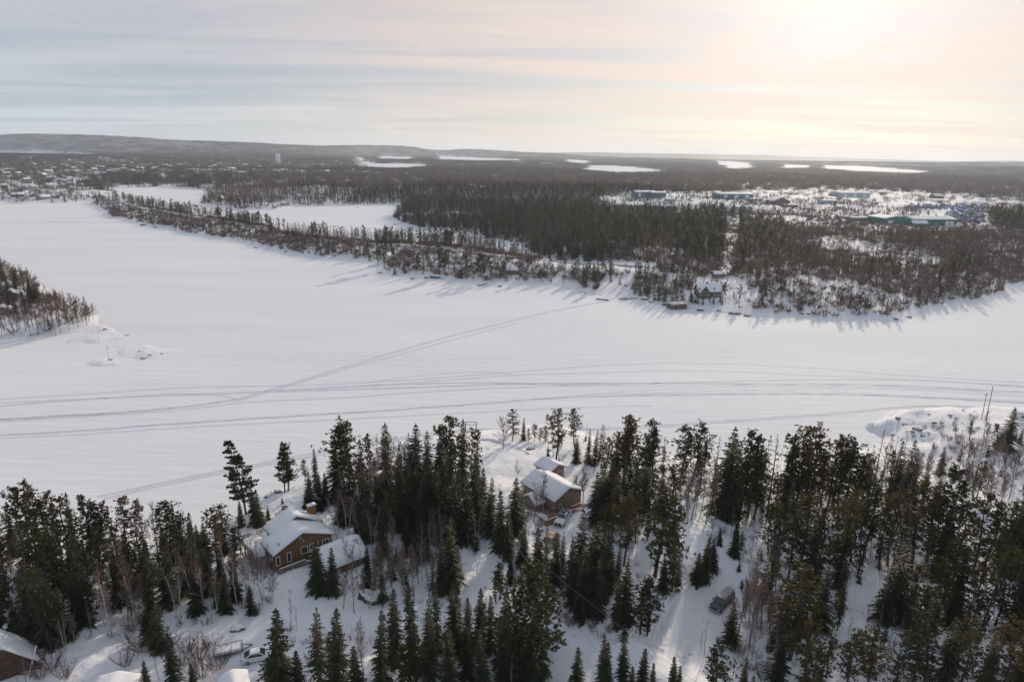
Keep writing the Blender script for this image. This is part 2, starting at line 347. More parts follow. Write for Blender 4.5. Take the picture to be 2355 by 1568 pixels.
# ------------------------------------------------------------------ mesh building
class MB:
    def __init__(s): s.v = []; s.f = []; s.m = []
    def add(s, V, Fs, mi=0):
        o = len(s.v); s.v.extend([tuple(map(float, p)) for p in V]); s.f.extend([tuple(i+o for i in q) for q in Fs]); s.m.extend([mi]*len(Fs)); return s
    def box(s, x0, x1, y0, y1, z0, z1, mi=0):
        V = [(x, y, z) for z in (z0, z1) for y in (y0, y1) for x in (x0, x1)]
        return s.add(V, [(0, 2, 3, 1), (4, 5, 7, 6), (0, 1, 5, 4), (2, 6, 7, 3), (0, 4, 6, 2), (1, 3, 7, 5)], mi)
    def beam(s, a, b, w, h, mi=0):
        a = Vector(a); b = Vector(b); d = (b-a).normalized(); up = Vector((0, 0, 1)) if abs(d.z) < 0.95 else Vector((1, 0, 0))
        x = d.cross(up).normalized()*w/2; y = x.cross(d).normalized()*h/2
        V = [a-x-y, a+x-y, a+x+y, a-x+y, b-x-y, b+x-y, b+x+y, b-x+y]
        return s.add(V, [(3, 2, 1, 0), (4, 5, 6, 7), (0, 1, 5, 4), (1, 2, 6, 5), (2, 3, 7, 6), (3, 0, 4, 7)], mi)
    def tube(s, a, b, r0, r1, n=6, mi=0, cap=True):
        a = Vector(a); b = Vector(b); d = (b-a); d = d.normalized() if d.length > 1e-6 else Vector((0, 0, 1)); up = Vector((0, 0, 1)) if abs(d.z) < 0.9 else Vector((1, 0, 0))
        x = d.cross(up).normalized(); y = d.cross(x)
        V = [a+(x*math.cos(t)+y*math.sin(t))*r0 for t in [2*math.pi*i/n for i in range(n)]] + [b+(x*math.cos(t)+y*math.sin(t))*r1 for t in [2*math.pi*i/n for i in range(n)]]
        F_ = [(i, (i+1) % n, n+(i+1) % n, n+i) for i in range(n)]
        if cap: F_ += [tuple(range(n-1, -1, -1)), tuple(range(n, 2*n))]
        return s.add(V, F_, mi)
    def path(s, pts, radii, n=5, mi=0):
        for i in range(len(pts)-1): s.tube(pts[i], pts[i+1], radii[i], radii[i+1], n, mi, i == len(pts)-2)
        return s
    def prism(s, P, d, mi=0):
        """polygon P extruded by vector d"""
        n = len(P); P = [Vector(p) for p in P]; d = Vector(d)
        return s.add(P+[p+d for p in P], [tuple(range(n-1, -1, -1)), tuple(range(n, 2*n))]+[(i, (i+1) % n, n+(i+1) % n, n+i) for i in range(n)], mi)
    def mesh(s, name, mats):
        me = bpy.data.meshes.new(name); me.from_pydata(s.v, [], s.f)
        for m in (mats if isinstance(mats, (list, tuple)) else [mats]): me.materials.append(m)
        if any(s.m): me.polygons.foreach_set('material_index', s.m)
        bm = bmesh.new(); bm.from_mesh(me); bmesh.ops.recalc_face_normals(bm, faces=bm.faces); bm.to_mesh(me); bm.free()
        return me
    def build(s, name, mats, parent=None, smooth=False, bevel=0.0):
        me = s.mesh(name, mats); o = bpy.data.objects.new(name, me); COL.objects.link(o)
        if parent is not None: o.parent = parent
        if smooth: me.polygons.foreach_set('use_smooth', [True]*len(me.polygons))
        if bevel:
            md = o.modifiers.new('bevel', 'BEVEL'); md.width = bevel; md.segments = 2; md.limit_method = 'ANGLE'
        return o
def raw(name, V, Fs, mats, parent=None, smooth=False, mi=None):
    me = raw_mesh(name, V, Fs, mats, smooth, mi); o = bpy.data.objects.new(name, me); COL.objects.link(o)
    if parent is not None: o.parent = parent
    return o
def raw_mesh(name, V, Fs, mats, smooth=False, mi=None):
    """fast path for big arrays; Fs (n,3) or (n,4) int array"""
    V = np.asarray(V, np.float32); Fs = np.asarray(Fs, np.int32); k = Fs.shape[1]
    me = bpy.data.meshes.new(name); me.vertices.add(len(V)); me.vertices.foreach_set('co', V.ravel())
    me.loops.add(Fs.size); me.loops.foreach_set('vertex_index', Fs.ravel())
    me.polygons.add(len(Fs)); me.polygons.foreach_set('loop_start', np.arange(0, Fs.size, k, dtype=np.int32))
    for m in (mats if isinstance(mats, (list, tuple)) else [mats]): me.materials.append(m)
    if mi is not None: me.polygons.foreach_set('material_index', np.asarray(mi, np.int32))
    if smooth: me.polygons.foreach_set('use_smooth', np.ones(len(Fs), bool))
    me.update(calc_edges=True); me.validate()
    return me
def tag(o, label=None, cat=None, group=None, kind=None):
    if label: o['label'] = label
    if cat: o['category'] = cat
    if group: o['group'] = group
    if kind: o['kind'] = kind
    return o
def thing(name, label, cat, loc=(0, 0, 0), rz=0.0, group=None, scale=None):
    o = bpy.data.objects.new(name, None); COL.objects.link(o); o.empty_display_size = 0.2
    o.location = loc; o.rotation_euler = (0, 0, rz)
    if scale: o.scale = (scale,)*3 if isinstance(scale, (int, float)) else scale
    return tag(o, label, cat, group)
_ORD = ['zeroth', 'first', 'second', 'third', 'fourth', 'fifth', 'sixth', 'seventh', 'eighth', 'ninth', 'tenth', 'eleventh', 'twelfth', 'thirteenth', 'fourteenth', 'fifteenth', 'sixteenth', 'seventeenth', 'eighteenth', 'nineteenth']
_TENS = ['', '', 'twent', 'thirt', 'fort', 'fift', 'sixt', 'sevent', 'eight', 'ninet']
def ordinal(n):
    if n < 20: return _ORD[n]
    if n >= 100: return 'hundred-and-'+(ordinal(n-100) if n > 100 else 'zeroth')
    return _TENS[n//10]+'ieth' if n % 10 == 0 else _TENS[n//10]+'y-'+_ORD[n % 10]

# ------------------------------------------------------------------ the ice and the land
def polar(r0, r1, ratio, step, span):
    rr = [r0]
    while rr[-1] < r1: rr.append(rr[-1]*ratio)
    th = list(np.arange(-span, span+1e-6, step)) + list(np.linspace(span, 360-span, 46)[1:-1])
    th = np.radians(np.array(th)); rr = np.array(rr)
    T, R = np.meshgrid(th, rr); V = np.column_stack([(R*np.sin(T)).ravel(), (R*np.cos(T)).ravel()])
    n = len(th); m = len(rr); i = np.arange(m-1)[:, None]*n; j = np.arange(n)[None, :]; j2 = (j+1) % n
    Fq = np.stack([i+j, i+j2, i+n+j2, i+n+j], -1).reshape(-1, 4)
    return V, Fq
FARTHEST = 22000.0
V, Fq = polar(12.0, FARTHEST, 1.012, 0.3, 60)
Z = height(V)
keep = (Z[Fq] > -0.35).any(1)
used = np.unique(Fq[keep]); remap = np.full(len(V), -1); remap[used] = np.arange(len(used))
land = raw('terrain', np.column_stack([V, Z])[used], remap[Fq[keep]], MT['land'], smooth=True)
tag(land, kind='structure')
R_ = np.hypot(V[used, 0], V[used, 1])
wood = np.clip((R_-2500)/2500, 0, 0.75)*np.clip((Z[used]-0.6)/1.5, 0, 1) + np.clip((R_-700)/500, 0, 0.35)*np.clip((Z[used]-3)/3, 0, 1)*(R_ < 99999)
px_, py_, dp_ = proj(np.column_stack([V, Z])[used])
town = (px_ < 800) & (py_ > 350) & (R_ < 3600) & (dp_ > 0); wood = np.where(town, wood*0.55, wood)
yard = (px_ > 1340) & (py_ > 436) & (py_ < 525) & (R_ < 2000); wood = np.where(yard, wood*0.1, wood)
wood = np.clip(wood, 0, 0.85)
at = land.data.attributes.new('wood', 'FLOAT', 'POINT'); at.data.foreach_set('value', wood.astype(np.float32))
V2, F2 = polar(8.0, FARTHEST, 1.35, 3.0, 60)
ice = raw('frozen_lake', np.column_stack([V2, np.zeros(len(V2))]), F2, MT['lake'], smooth=True); tag(ice, kind='structure')

# snowmobile trails pressed into the ice snow: two berms with a rut between
def trail(name, pts, w, h, z=None, jitter=0.25, seed=0, mat_=None):
    rg = np.random.default_rng(seed+100); P = np.array([G(a, b, 0)[:2] for a, b in pts])
    d = np.r_[0, np.cumsum(np.hypot(*np.diff(P, axis=0).T))]; n = int(min(d[-1]/1.6, 900)); t = np.linspace(0, d[-1], n)
    # smooth curve through the points
    def cr(k):
        m = np.gradient(P[:, k], d); i = np.clip(np.searchsorted(d, t)-1, 0, len(d)-2); hh = d[i+1]-d[i]; s = (t-d[i])/hh
        return (2*s**3-3*s**2+1)*P[i, k]+(s**3-2*s**2+s)*hh*m[i]+(-2*s**3+3*s**2)*P[i+1, k]+(s**3-s**2)*hh*m[i+1]
    C = np.column_stack([cr(0), cr(1)]); C += np.column_stack([fbm(t+seed*31, t*0+seed, 14, 3)-0.5, fbm(t+99, t*0+seed*7, 14, 3)-0.5])*jitter*2
    T = np.gradient(C, axis=0); T /= np.linalg.norm(T, axis=1)[:, None]; N = np.column_stack([-T[:, 1], T[:, 0]])
    hv = h*(0.35+1.3*fbm(t+seed*13, t*0+3, 3.0, 3)); hv2 = h*(0.35+1.3*fbm(t+seed*17+50, t*0+8, 3.0, 3))
    prof = [(-w/2-0.45, lambda a, b: 0*a-0.02), (-w/2-0.12, lambda a, b: a), (-w/2+0.1, lambda a, b: 0*a+0.006), (w/2-0.1, lambda a, b: 0*a+0.006), (w/2+0.12, lambda a, b: b), (w/2+0.45, lambda a, b: 0*a-0.02)]
    rows = []
    for off, fz in prof:
        base = np.maximum(height(C+N*off), 0) if z == 'land' else 0
        rows.append(np.column_stack([C+N*off, fz(hv, hv2)+base]))
    k = len(rows); VV = np.stack(rows, 1).reshape(-1, 3); i = np.arange(n-1)[:, None]*k; j = np.arange(k-1)[None, :]
    FF = np.stack([i+j, i+j+1, i+k+j+1, i+k+j], -1).reshape(-1, 4)
    o = raw(name, VV, FF, mat_ or MT['packed'], smooth=True); tag(o, kind='structure'); return o
TR = [([(-60, 968), (120, 958), (250, 950), (420, 936), (540, 919), (640, 891), (760, 854), (900, 812), (1050, 770), (1180, 738), (1290, 711), (1420, 690)], 1.1, .24),
      ([(540, 924), (660, 889), (780, 853), (930, 812), (1080, 771), (1200, 741)], .7, .16),
      ([(-60, 922), (200, 906), (400, 893), (780, 883), (1100, 862), (1300, 846), (1500, 836), (1700, 838), (1900, 849), (2100, 865), (2420, 884)], .6, .13),
      ([(-60, 938), (300, 912), (540, 903), (800, 889), (1100, 880), (1300, 884), (1600, 879), (1900, 873), (2150, 876), (2420, 895)], .8, .17),
      ([(-60, 930), (250, 915), (520, 906), (700, 897), (1000, 876), (1200, 862), (1350, 858), (1600, 852), (1850, 862), (2100, 873), (2420, 890)], .6, .12),
      ([(640, 900), (900, 893), (1150, 884), (1400, 881), (1700, 883), (2000, 885), (2420, 905)], .8, .18),
      ([(-60, 972), (200, 958), (420, 942), (560, 926), (760, 916), (1000, 900), (1250, 889), (1550, 888), (1850, 887), (2150, 893), (2420, 915)], .6, .12),
      ([(-60, 1003), (150, 993), (400, 975), (650, 958), (900, 943), (1100, 928), (1300, 914), (1600, 908), (1900, 906), (2150, 915), (2420, 930)], .9, .2),
      ([(-60, 1010), (200, 998), (450, 981), (750, 966), (1000, 953), (1250, 940), (1500, 932)], .6, .1),
      ([(225, 1142), (330, 1120), (500, 1084), (600, 1066), (690, 1048), (800, 1027), (1000, 995), (1150, 985), (1400, 984), (1600, 972), (1750, 962), (1950, 947), (2080, 935), (2200, 934), (2420, 950)], .55, .17),
      ([(240, 1146), (350, 1122), (510, 1088), (610, 1069), (700, 1052), (810, 1031), (1010, 998), (1150, 988), (1400, 987), (1600, 975), (1750, 965), (1950, 950), (2080, 937), (2200, 936), (2420, 953)], .55, .17),
      ([(820, 883), (980, 862), (1120, 856), (1165, 858), (1185, 863)], .5, .1), ([(1350, 905), (1600, 905), (1850, 899), (2000, 905), (2420, 925)], .5, .1),
      ([(1100, 930), (1500, 897), (1800, 890), (2100, 897), (2420, 918)], .5, .1), ([(370, 905), (460, 906), (520, 911), (545, 918)], .5, .12),
      ([(0, 512), (100, 511), (250, 512), (380, 513)], 1.6, .3), ([(1280, 716), (1330, 705), (1400, 690)], .6, .14), ([(1460, 905), (1700, 897), (2000, 893), (2420, 903)], .5, .12)]
for i, (pts, w, h) in enumerate(TR): trail('snowmobile_trail', pts, w*.8, h*.62, seed=i)

# ------------------------------------------------------------------ trees
class TM:
    """triangles in two bins: wood and leaves"""
    def __init__(s): s.w = MB(); s.V = []; s.n = 0
    def tri(s, a, b, c): s.V += [a, b, c]; s.n += 1
    def leaf_mesh(s, name, m):
        V = np.array(s.V, np.float32).reshape(-1, 3); return raw_mesh(name, V, np.arange(len(V)).reshape(-1, 3), m)
def v3(x, y, z): return np.array([x, y, z], float)
def unit(v): return v/max(np.linalg.norm(v), 1e-9)
def spruce(seed, h=14.0, rad=2.3, levels=36, nb=6, seg=0.30, base=0.05, taper=0.85, sides=6, leafw=0.20, gap=0.0, upper=0.0):
    rg = random.Random(seed); t = TM()
    bend = rg.uniform(-.15, .15); bend2 = rg.uniform(-.15, .15)
    axis = lambda z: v3(bend*math.sin(z/h*2.2), bend2*math.sin(z/h*2.6), z)
    zs = [0, h*.3, h*.65, h]; t.w.path([axis(z) for z in zs], [0.012*h, 0.009*h, 0.005*h, 0.008], sides)
    for i in range(levels):
        u = base+(1-base)*(i+rg.uniform(-.3, .3))/levels; u = min(max(u, base), .995); z = u*h
        if gap and rg.random() < gap: continue
        env = (1-u)**taper * min(1.0, (u-base)/.10+.55)
        n = nb if env > .25 else max(3, nb-2)
        a0 = rg.random()*6.28
        for k in range(n):
            L = rad*env*rg.uniform(.45, 1.28)+.10
            a = a0+6.283*k/n+rg.uniform(-.35, .35); ca, sa = math.cos(a), math.sin(a)
            rise = (0.55*u-0.12+upper)*L; droop = (0.62-0.45*u)*L
            m = max(2, int(L/seg)); c = axis(z); side = v3(-sa, ca, 0); prev = c
            for j in range(1, m+1):
                q = j/m; p = c+v3(ca*L*q, sa*L*q, rise*q-droop*q*q+rg.uniform(-.04, .04))
                wv = (leafw+0.42*L*math.sin(math.pi*min(q*.9+.12, 1))*.55)*rg.uniform(.6, 1.25)
                out = unit(p-prev)
                for sgn in (-1, 1):
                    tip = p+side*sgn*wv*rg.uniform(.75, 1.15)+out*wv*.55+v3(0, 0, -.22*wv-rg.uniform(0, .12))
                    t.tri(prev, p+out*leafw*.6, tip)
                prev = p
            t.tri(prev-side*leafw*.5, prev+side*leafw*.5, prev+v3(ca, sa, -.1)*leafw*1.8)
    for k in range(3):
        a = 6.283*k/3; t.tri(axis(h)+v3(0, 0, .35), axis(h*.985)+v3(math.cos(a), math.sin(a), -.5)*.18, axis(h*.985)+v3(math.cos(a+2), math.sin(a+2), -.5)*.18)
    return t
def tuft(t, c, d, r, n, rg, w=.09):
    """a tuft of needles pointing mostly along d"""
    for _ in range(n):
        e = unit(d*rg.uniform(.35, 1.1)+v3(rg.gauss(0, .6), rg.gauss(0, .6), rg.gauss(0, .5))); L = r*rg.uniform(.6, 1.2)
        s = unit(np.cross(e, v3(rg.gauss(0, 1), rg.gauss(0, 1), rg.gauss(0, 1))))*w*rg.uniform(.7, 1.4)
        o = c+v3(rg.gauss(0, .1), rg.gauss(0, .1), rg.gauss(0, .08))*r
        t.tri(o-s*.5, o+e*L*.55+s, o+e*L)
        t.tri(o+s*.5, o+e*L*.5-s, o+e*L)
def jackpine(seed, h=14.0, rad=1.9, nbr=46, base=0.32, tn=9, tr=.42, kinds=0, sides=6, tw=.10):
    rg = random.Random(seed); t = TM(); lean = rg.uniform(-.05, .05), rg.uniform(-.05, .05); ph = rg.random()*6
    axis = lambda z: v3(lean[0]*z+.18*math.sin(z*.5+ph), lean[1]*z+.18*math.cos(z*.45+ph), z)
    zs = [h*i/5 for i in range(6)]; t.w.path([axis(z) for z in zs], [.013*h, .0115*h, .0095*h, .007*h, .0045*h, .02], sides)
    lob = [rg.random()*6.28 for _ in range(3)]
    for i in range(nbr):
        u = base+(1-base)*((i+rg.random())/nbr)**.9
        a = rg.random()*6.283; z = u*h
        env = math.sin(math.pi*min(max((u-base+.08)/(1.12-base), 0), 1))**.7*(0.65+.45*math.cos(a-lob[i % 3]))
        L = max(.3, rad*env*rg.uniform(.6, 1.25)); ca, sa = math.cos(a), math.sin(a); up = rg.uniform(-.1, .55)+(u-.5)*.5
        c = axis(z); e = c+v3(ca*L, sa*L, L*up); mid = c+v3(ca*L*.5, sa*L*.5, L*up*.35)
        t.w.path([c, mid, e], [.030, .02, .008], 3)
        k = max(3, int(L/.24))
        for j in range(k):
            q = .30+.70*(j+1)/k; p = c*(1-q)+e*q+v3(rg.gauss(0, .26), rg.gauss(0, .26), rg.gauss(0, .20))*(L*.6+.3)
            tuft(t, p, unit(v3(ca, sa, .75)), tr*rg.uniform(.8, 1.25), tn, rg, tw)
    for i in range(int(nbr*.25)):           # dead lower limbs
        u = rg.uniform(.12, base+.1); a = rg.random()*6.28; L = rg.uniform(.4, 1.1); c = axis(u*h)
        t.w.tube(c, c+v3(math.cos(a)*L, math.sin(a)*L, rg.uniform(-.25, .15)*L), .018, .005, 3, cap=False)
    tuft(t, axis(h), v3(0, 0, 1), tr, tn*2, rg, tw)
    return t
def whitepine(seed, h=17.0, rad=3.2, lean=-.16, tiers=17):
    rg = random.Random(seed); t = TM(); axis = lambda z: v3(lean*z*(.4+.6*z/h), .05*z*math.sin(z*.2), z)
    zs = [h*i/6 for i in range(7)]; t.w.path([axis(z) for z in zs], [.26, .22, .19, .15, .11, .06, .02], 7)
    for i in range(tiers):
        u = .22+.76*i/(tiers-1); env = (1-u)**.55*(.55+.6*min(1, u/.4))
        for k in range(rg.choice((4, 5, 6))):
            a = rg.random()*6.28; L = max(.5, rad*env*rg.uniform(.6, 1.25)); ca, sa = math.cos(a), math.sin(a); c = axis(u*h+rg.uniform(-.25, .25))
            up = .10+.35*u; e = c+v3(ca*L, sa*L, L*up); t.w.tube(c, e, .04, .01, 3, cap=False)
            m = max(3, int(L/.30)); side = v3(-sa, ca, 0)
            for j in range(m):
                q = .25+.75*(j+1)/m; sp = .42*L*math.sin(math.pi*min(q*.85+.1, 1))
                for s_ in range(3):
                    p = c*(1-q)+e*q+side*rg.uniform(-1, 1)*sp+v3(0, 0, rg.uniform(-.05, .14))
                    tuft(t, p, unit(v3(ca*.7, sa*.7, .6)), .40, 6, rg, .10)
    tuft(t, axis(h), v3(0, 0, 1), .5, 16, rg)
    return t
def bare(seed, h=11.0, stems=1, spread=.10, nb=15, sub=4, tw=5, base=.35, ang=.75, crown=.36, tww=.022, sides=5, fork=.0):
    rg = random.Random(seed); t = TM()
    def twigs(p, d, L, n):
        for _ in range(n):
            e = unit(d+v3(rg.gauss(0, .55), rg.gauss(0, .55), rg.gauss(.12, .45))); l = L*rg.uniform(.5, 1.2)
            s = unit(np.cross(e, v3(rg.gauss(0, 1), rg.gauss(0, 1), rg.gauss(0, 1))))*tww
            m_ = p+e*l*.5+v3(rg.gauss(0, .06), rg.gauss(0, .06), 0)*l
            t.tri(p-s, p+s, m_+e*l*.1); t.tri(m_-s*.8, m_+s*.8, p+e*l+v3(0, 0, .1*l))
            e2 = unit(e+v3(rg.gauss(0, .7), rg.gauss(0, .7), rg.gauss(0, .5))); t.tri(m_-s*.7, m_+s*.7, m_+e2*l*.6)
    for st in range(stems):
        a = rg.random()*6.28; le = spread*rg.uniform(.5, 1.3) if stems > 1 else rg.uniform(0, .06)
        hh = h*rg.uniform(.8, 1.0) if stems > 1 else h; ph = rg.random()*6
        axis = lambda z: v3(math.cos(a)*le*z+.10*math.sin(z*.6+ph), math.sin(a)*le*z+.10*math.cos(z*.5+ph), z)
        zs = [hh*i/5 for i in range(6)]; r0 = .0105*hh/(stems**.3)
        t.w.path([axis(z) for z in zs], [r0, r0*.85, r0*.68, r0*.48, r0*.28, .006], sides)
        for i in range(nb):
            u = base+(1-base)*(i+rg.random())/nb*.97; aa = rg.random()*6.28; an = ang*rg.uniform(.7, 1.25)*(1.05-.35*u)
            L = hh*crown*(1.05-u*.78)*rg.uniform(.6, 1.15); d = v3(math.cos(aa)*math.sin(an), math.sin(aa)*math.sin(an), math.cos(an)); c = axis(u*hh)
            m_ = c+d*L*.5+v3(0, 0, .02*L); e = m_+unit(d+v3(0, 0, .35))*L*.5; rr = r0*(1-u)*.42+.008
            t.w.path([c, m_, e], [rr, rr*.6, .006], 3)
            for j in range(sub):
                q = .25+.75*(j+rg.random())/sub; p = c*(1-q)+e*q if q > .5 else c*(1-q)+m_*q
                twigs(p, d, L*.42*(1.15-q*.5), tw)
        twigs(axis(hh*.98), v3(0, 0, 1), hh*.1, tw*2)
    return t
def shrub(seed, h=2.6, n=26, spread=.55, tww=.02):
    rg = random.Random(seed); t = TM()
    for i in range(n):
        a = rg.random()*6.28; an = spread*math.sqrt(rg.random())*1.2; L = h*rg.uniform(.55, 1.05); d = v3(math.cos(a)*math.sin(an), math.sin(a)*math.sin(an), math.cos(an)); c = v3(math.cos(a), math.sin(a), 0)*rg.uniform(0, .4)
        m_ = c+d*L*.5; e = m_+unit(d+v3(0, 0, .25))*L*.5; t.w.path([c, m_, e], [.018, .013, .005], 3)
        for j in range(9):
            q = .3+.7*rg.random(); p = c*(1-q)+e*q; f = unit(d+v3(rg.gauss(0, .5), rg.gauss(0, .5), rg.gauss(.1, .35))); l = h*.28*rg.uniform(.5, 1.1)
            s = unit(np.cross(f, v3(rg.gauss(0, 1), rg.gauss(0, 1), rg.gauss(0, 1))))*tww; t.tri(p-s, p+s, p+f*l)
    return t
def deadtree(seed, h=13.0):
    rg = random.Random(seed); t = TM(); t.w.path([v3(0, 0, 0), v3(.1, 0, h*.5), v3(.05, .1, h)], [.14, .09, .015], 5)
    for i in range(60):
        u = .2+.78*i/60; a = rg.random()*6.28; L = (1-u)*1.7*rg.uniform(.5, 1.1)+.15; c = v3(.08, .05, u*h)
        e = c+v3(math.cos(a)*L, math.sin(a)*L, rg.uniform(-.25, .3)*L); t.w.tube(c, e, .02, .005, 3, cap=False)
        for j in range(5):
            q = .3+.7*rg.random(); p = c*(1-q)+e*q; f = v3(rg.gauss(0, .5), rg.gauss(0, .5), rg.gauss(-.1, .4)); s = v3(rg.gauss(0, .02), rg.gauss(0, .02), .015); t.tri(p-s, p+s, p+f*.5)
    return t
PROTO = {}
def reg(kind, t, wood, leaf):
    PROTO.setdefault(kind, []).append((t.w.mesh(kind+'_trunk', MT[wood]), t.leaf_mesh(kind+'_crown', MT[leaf])))
for s in range(4): reg('spruce', spruce(s, 14, 2.15+.25*(s % 3), 33, 6, base=.04, gap=.06), 'bark', 'spruce')
for s in range(3): reg('fir', spruce(20+s, 14, 1.5+.2*s, 36, 6, gap=.05, base=.03, taper=.9, seg=.26, leafw=.17), 'bark', 'spruce')
for s in range(2): reg('sparse', spruce(40+s, 14, 2.0, 30, 5, base=.14, gap=.18, leafw=.15, seg=.34), 'bark', 'wpine')
for s in range(5): reg('pine', jackpine(60+s, 14, 2.0+.2*(s % 3), 72, .18+.06*(s % 3), tr=.42, tn=6), 'bark', 'pine')
for s in range(2): reg('dpine', jackpine(70+s, 14, 2.3, 84, .10, tn=6, tr=.42), 'bark', 'wpine')
for s in range(2): reg('rust', jackpine(76+s, 14, 1.7, 50, .2, tn=7, tr=.45), 'bark', 'rust')
reg('wpine', whitepine(80, 17, 3.3, -.15), 'bark', 'wpine'); reg('wpine', whitepine(81, 17, 3.0, .02), 'bark', 'wpine')
for s in range(3): reg('birch', bare(90+s, 11, 1+s, .16, 18-3*s, 4, 6, .30, .75, .36, .026), 'birch', 'redtwig')
for s in range(3): reg('aspen', bare(100+s, 11, 1+(s == 2), .08, 20, 4, 6, .34, .65, .32, .026), 'greybark', 'twig')
for s in range(2): reg('oak', bare(110+s, 7, 1, .1, 20, 5, 6, .22, 1.0, .55), 'bark', 'twig')
for s in range(3): reg('shrub', shrub(120+s), 'twig', 'redtwig' if s else 'twig')
reg('dead', deadtree(130), 'bark', 'twig'); reg('dead', deadtree(131), 'bark', 'rust')
# lighter models for trees across the ice
for s in range(4): reg('mspruce', spruce(140+s, 14, 2.2+.2*(s % 2), 17, 5, base=.05, seg=.55, leafw=.32, sides=4), 'bark', 'spruce')
for s in range(3): reg('mpine', jackpine(150+s, 14, 2.2, 24, .26, tn=4, tr=.75, sides=4, tw=.2), 'bark', 'dpn' if False else 'wpine')
for s in range(3): reg('mbare', bare(160+s, 10, 1+(s == 2), .1, 13, 4, 3, .28, .7, .36, .06, 3), 'greybark', 'twig')

NAMES = {'spruce': ('spruce_tree', 'spruce', 'dark spruce'), 'fir': ('spruce_tree', 'spruce', 'narrow dark spruce'), 'sparse': ('spruce_tree', 'spruce', 'thin open spruce'),
         'pine': ('pine_tree', 'pine', 'olive jack pine'), 'dpine': ('pine_tree', 'pine', 'full dark pine'), 'rust': ('pine_tree', 'pine', 'reddish-brown dying pine'), 'wpine': ('white_pine_tree', 'pine', 'tall white pine'),
         'birch': ('birch_tree', 'birch', 'white-barked leafless birch'), 'aspen': ('aspen_tree', 'tree', 'grey leafless aspen'), 'oak': ('leafless_tree', 'tree', 'spreading leafless tree'), 'shrub': ('leafless_shrub', 'shrub', 'leafless reddish shrub'),
         'dead': ('dead_tree', 'tree', 'bare dead conifer'), 'mspruce': ('spruce_tree', 'spruce', 'small far spruce'), 'mpine': ('pine_tree', 'pine', 'far bushy pine'), 'mbare': ('leafless_tree', 'tree', 'far leafless tree')}
BASEH = {'wpine': 17.0, 'birch': 11.0, 'aspen': 11.0, 'oak': 7.0, 'shrub': 2.6, 'dead': 13.0, 'mbare': 10.0}
TREES = []          # kind, x, y, z, height, girth factor
def zone(px, py, x, y):
    if y > 330 or (y > 240 and x < -150):
        if x < -150 and y < 440: return 'on the wooded point at the edge of the ice'
        if px < 240: return 'by the far houses on the ice shore'
        if px < 880: return 'on the narrow causeway across the bay'
        if px < 1290: return 'along the rocky far shore by the small dock'
        if px < 1480: return 'by the snow track climbing the far shore'
        if px < 1760: return 'around the gabled far-shore house'
        return 'along the far shore beyond the gabled house'
    if px < 540: return 'in the lakeside stand past the railed walkway' if py < 1325 else 'in the near woods by the log steps'
    if py < 1110 and 1060 < px < 1400: return 'on the point behind the tan house'
    if px < 770 and py < 1260: return 'on the shore behind the brown cabin'
    if px < 1005 and py >= 1285: return 'around the brown cabin driveway'
    if px < 1135 and py < 1285: return 'in the stand between the two cabins'
    if px < 1225 and py >= 1285: return 'around the transformer pole'
    if px < 1465 and py >= 1110: return 'beside the white pickup driveway' if py < 1330 else 'below the two vehicles in the driveway'
    if px < 1725: return 'in the belt behind the parked van' if py < 1290 else 'around the parked van'
    if py < 1130 and px > 1960: return 'on the knoll with the two poles'
    return 'in the shore belt right of the van' if py < 1215 else ('in the middle pine wood right of the van' if py < 1340 else 'in the nearest pine wood right of the van')
def plant(kind, px, py, top=None, h=None, g=1.0, z0=5.0):
    TREES.append([kind, px, py, top, h, g])
def settle():
    B = ground_many(np.array([(t[1], t[2]) for t in TREES]), 4.0); tops = np.array([t[3] if t[3] is not None else 0.0 for t in TREES])
    lo = np.full(len(B), .2); hi = np.full(len(B), 60.0)
    for _ in range(28):
        m = (lo+hi)/2; py = proj(B+np.column_stack([m*0, m*0, m]))[1]; up = py > tops; lo = np.where(up, m, lo); hi = np.where(up, hi, m)
    for i, t in enumerate(TREES): TREES[i] = [t[0], B[i, 0], B[i, 1], B[i, 2], float(m[i]) if t[3] is not None else t[4], t[5]]
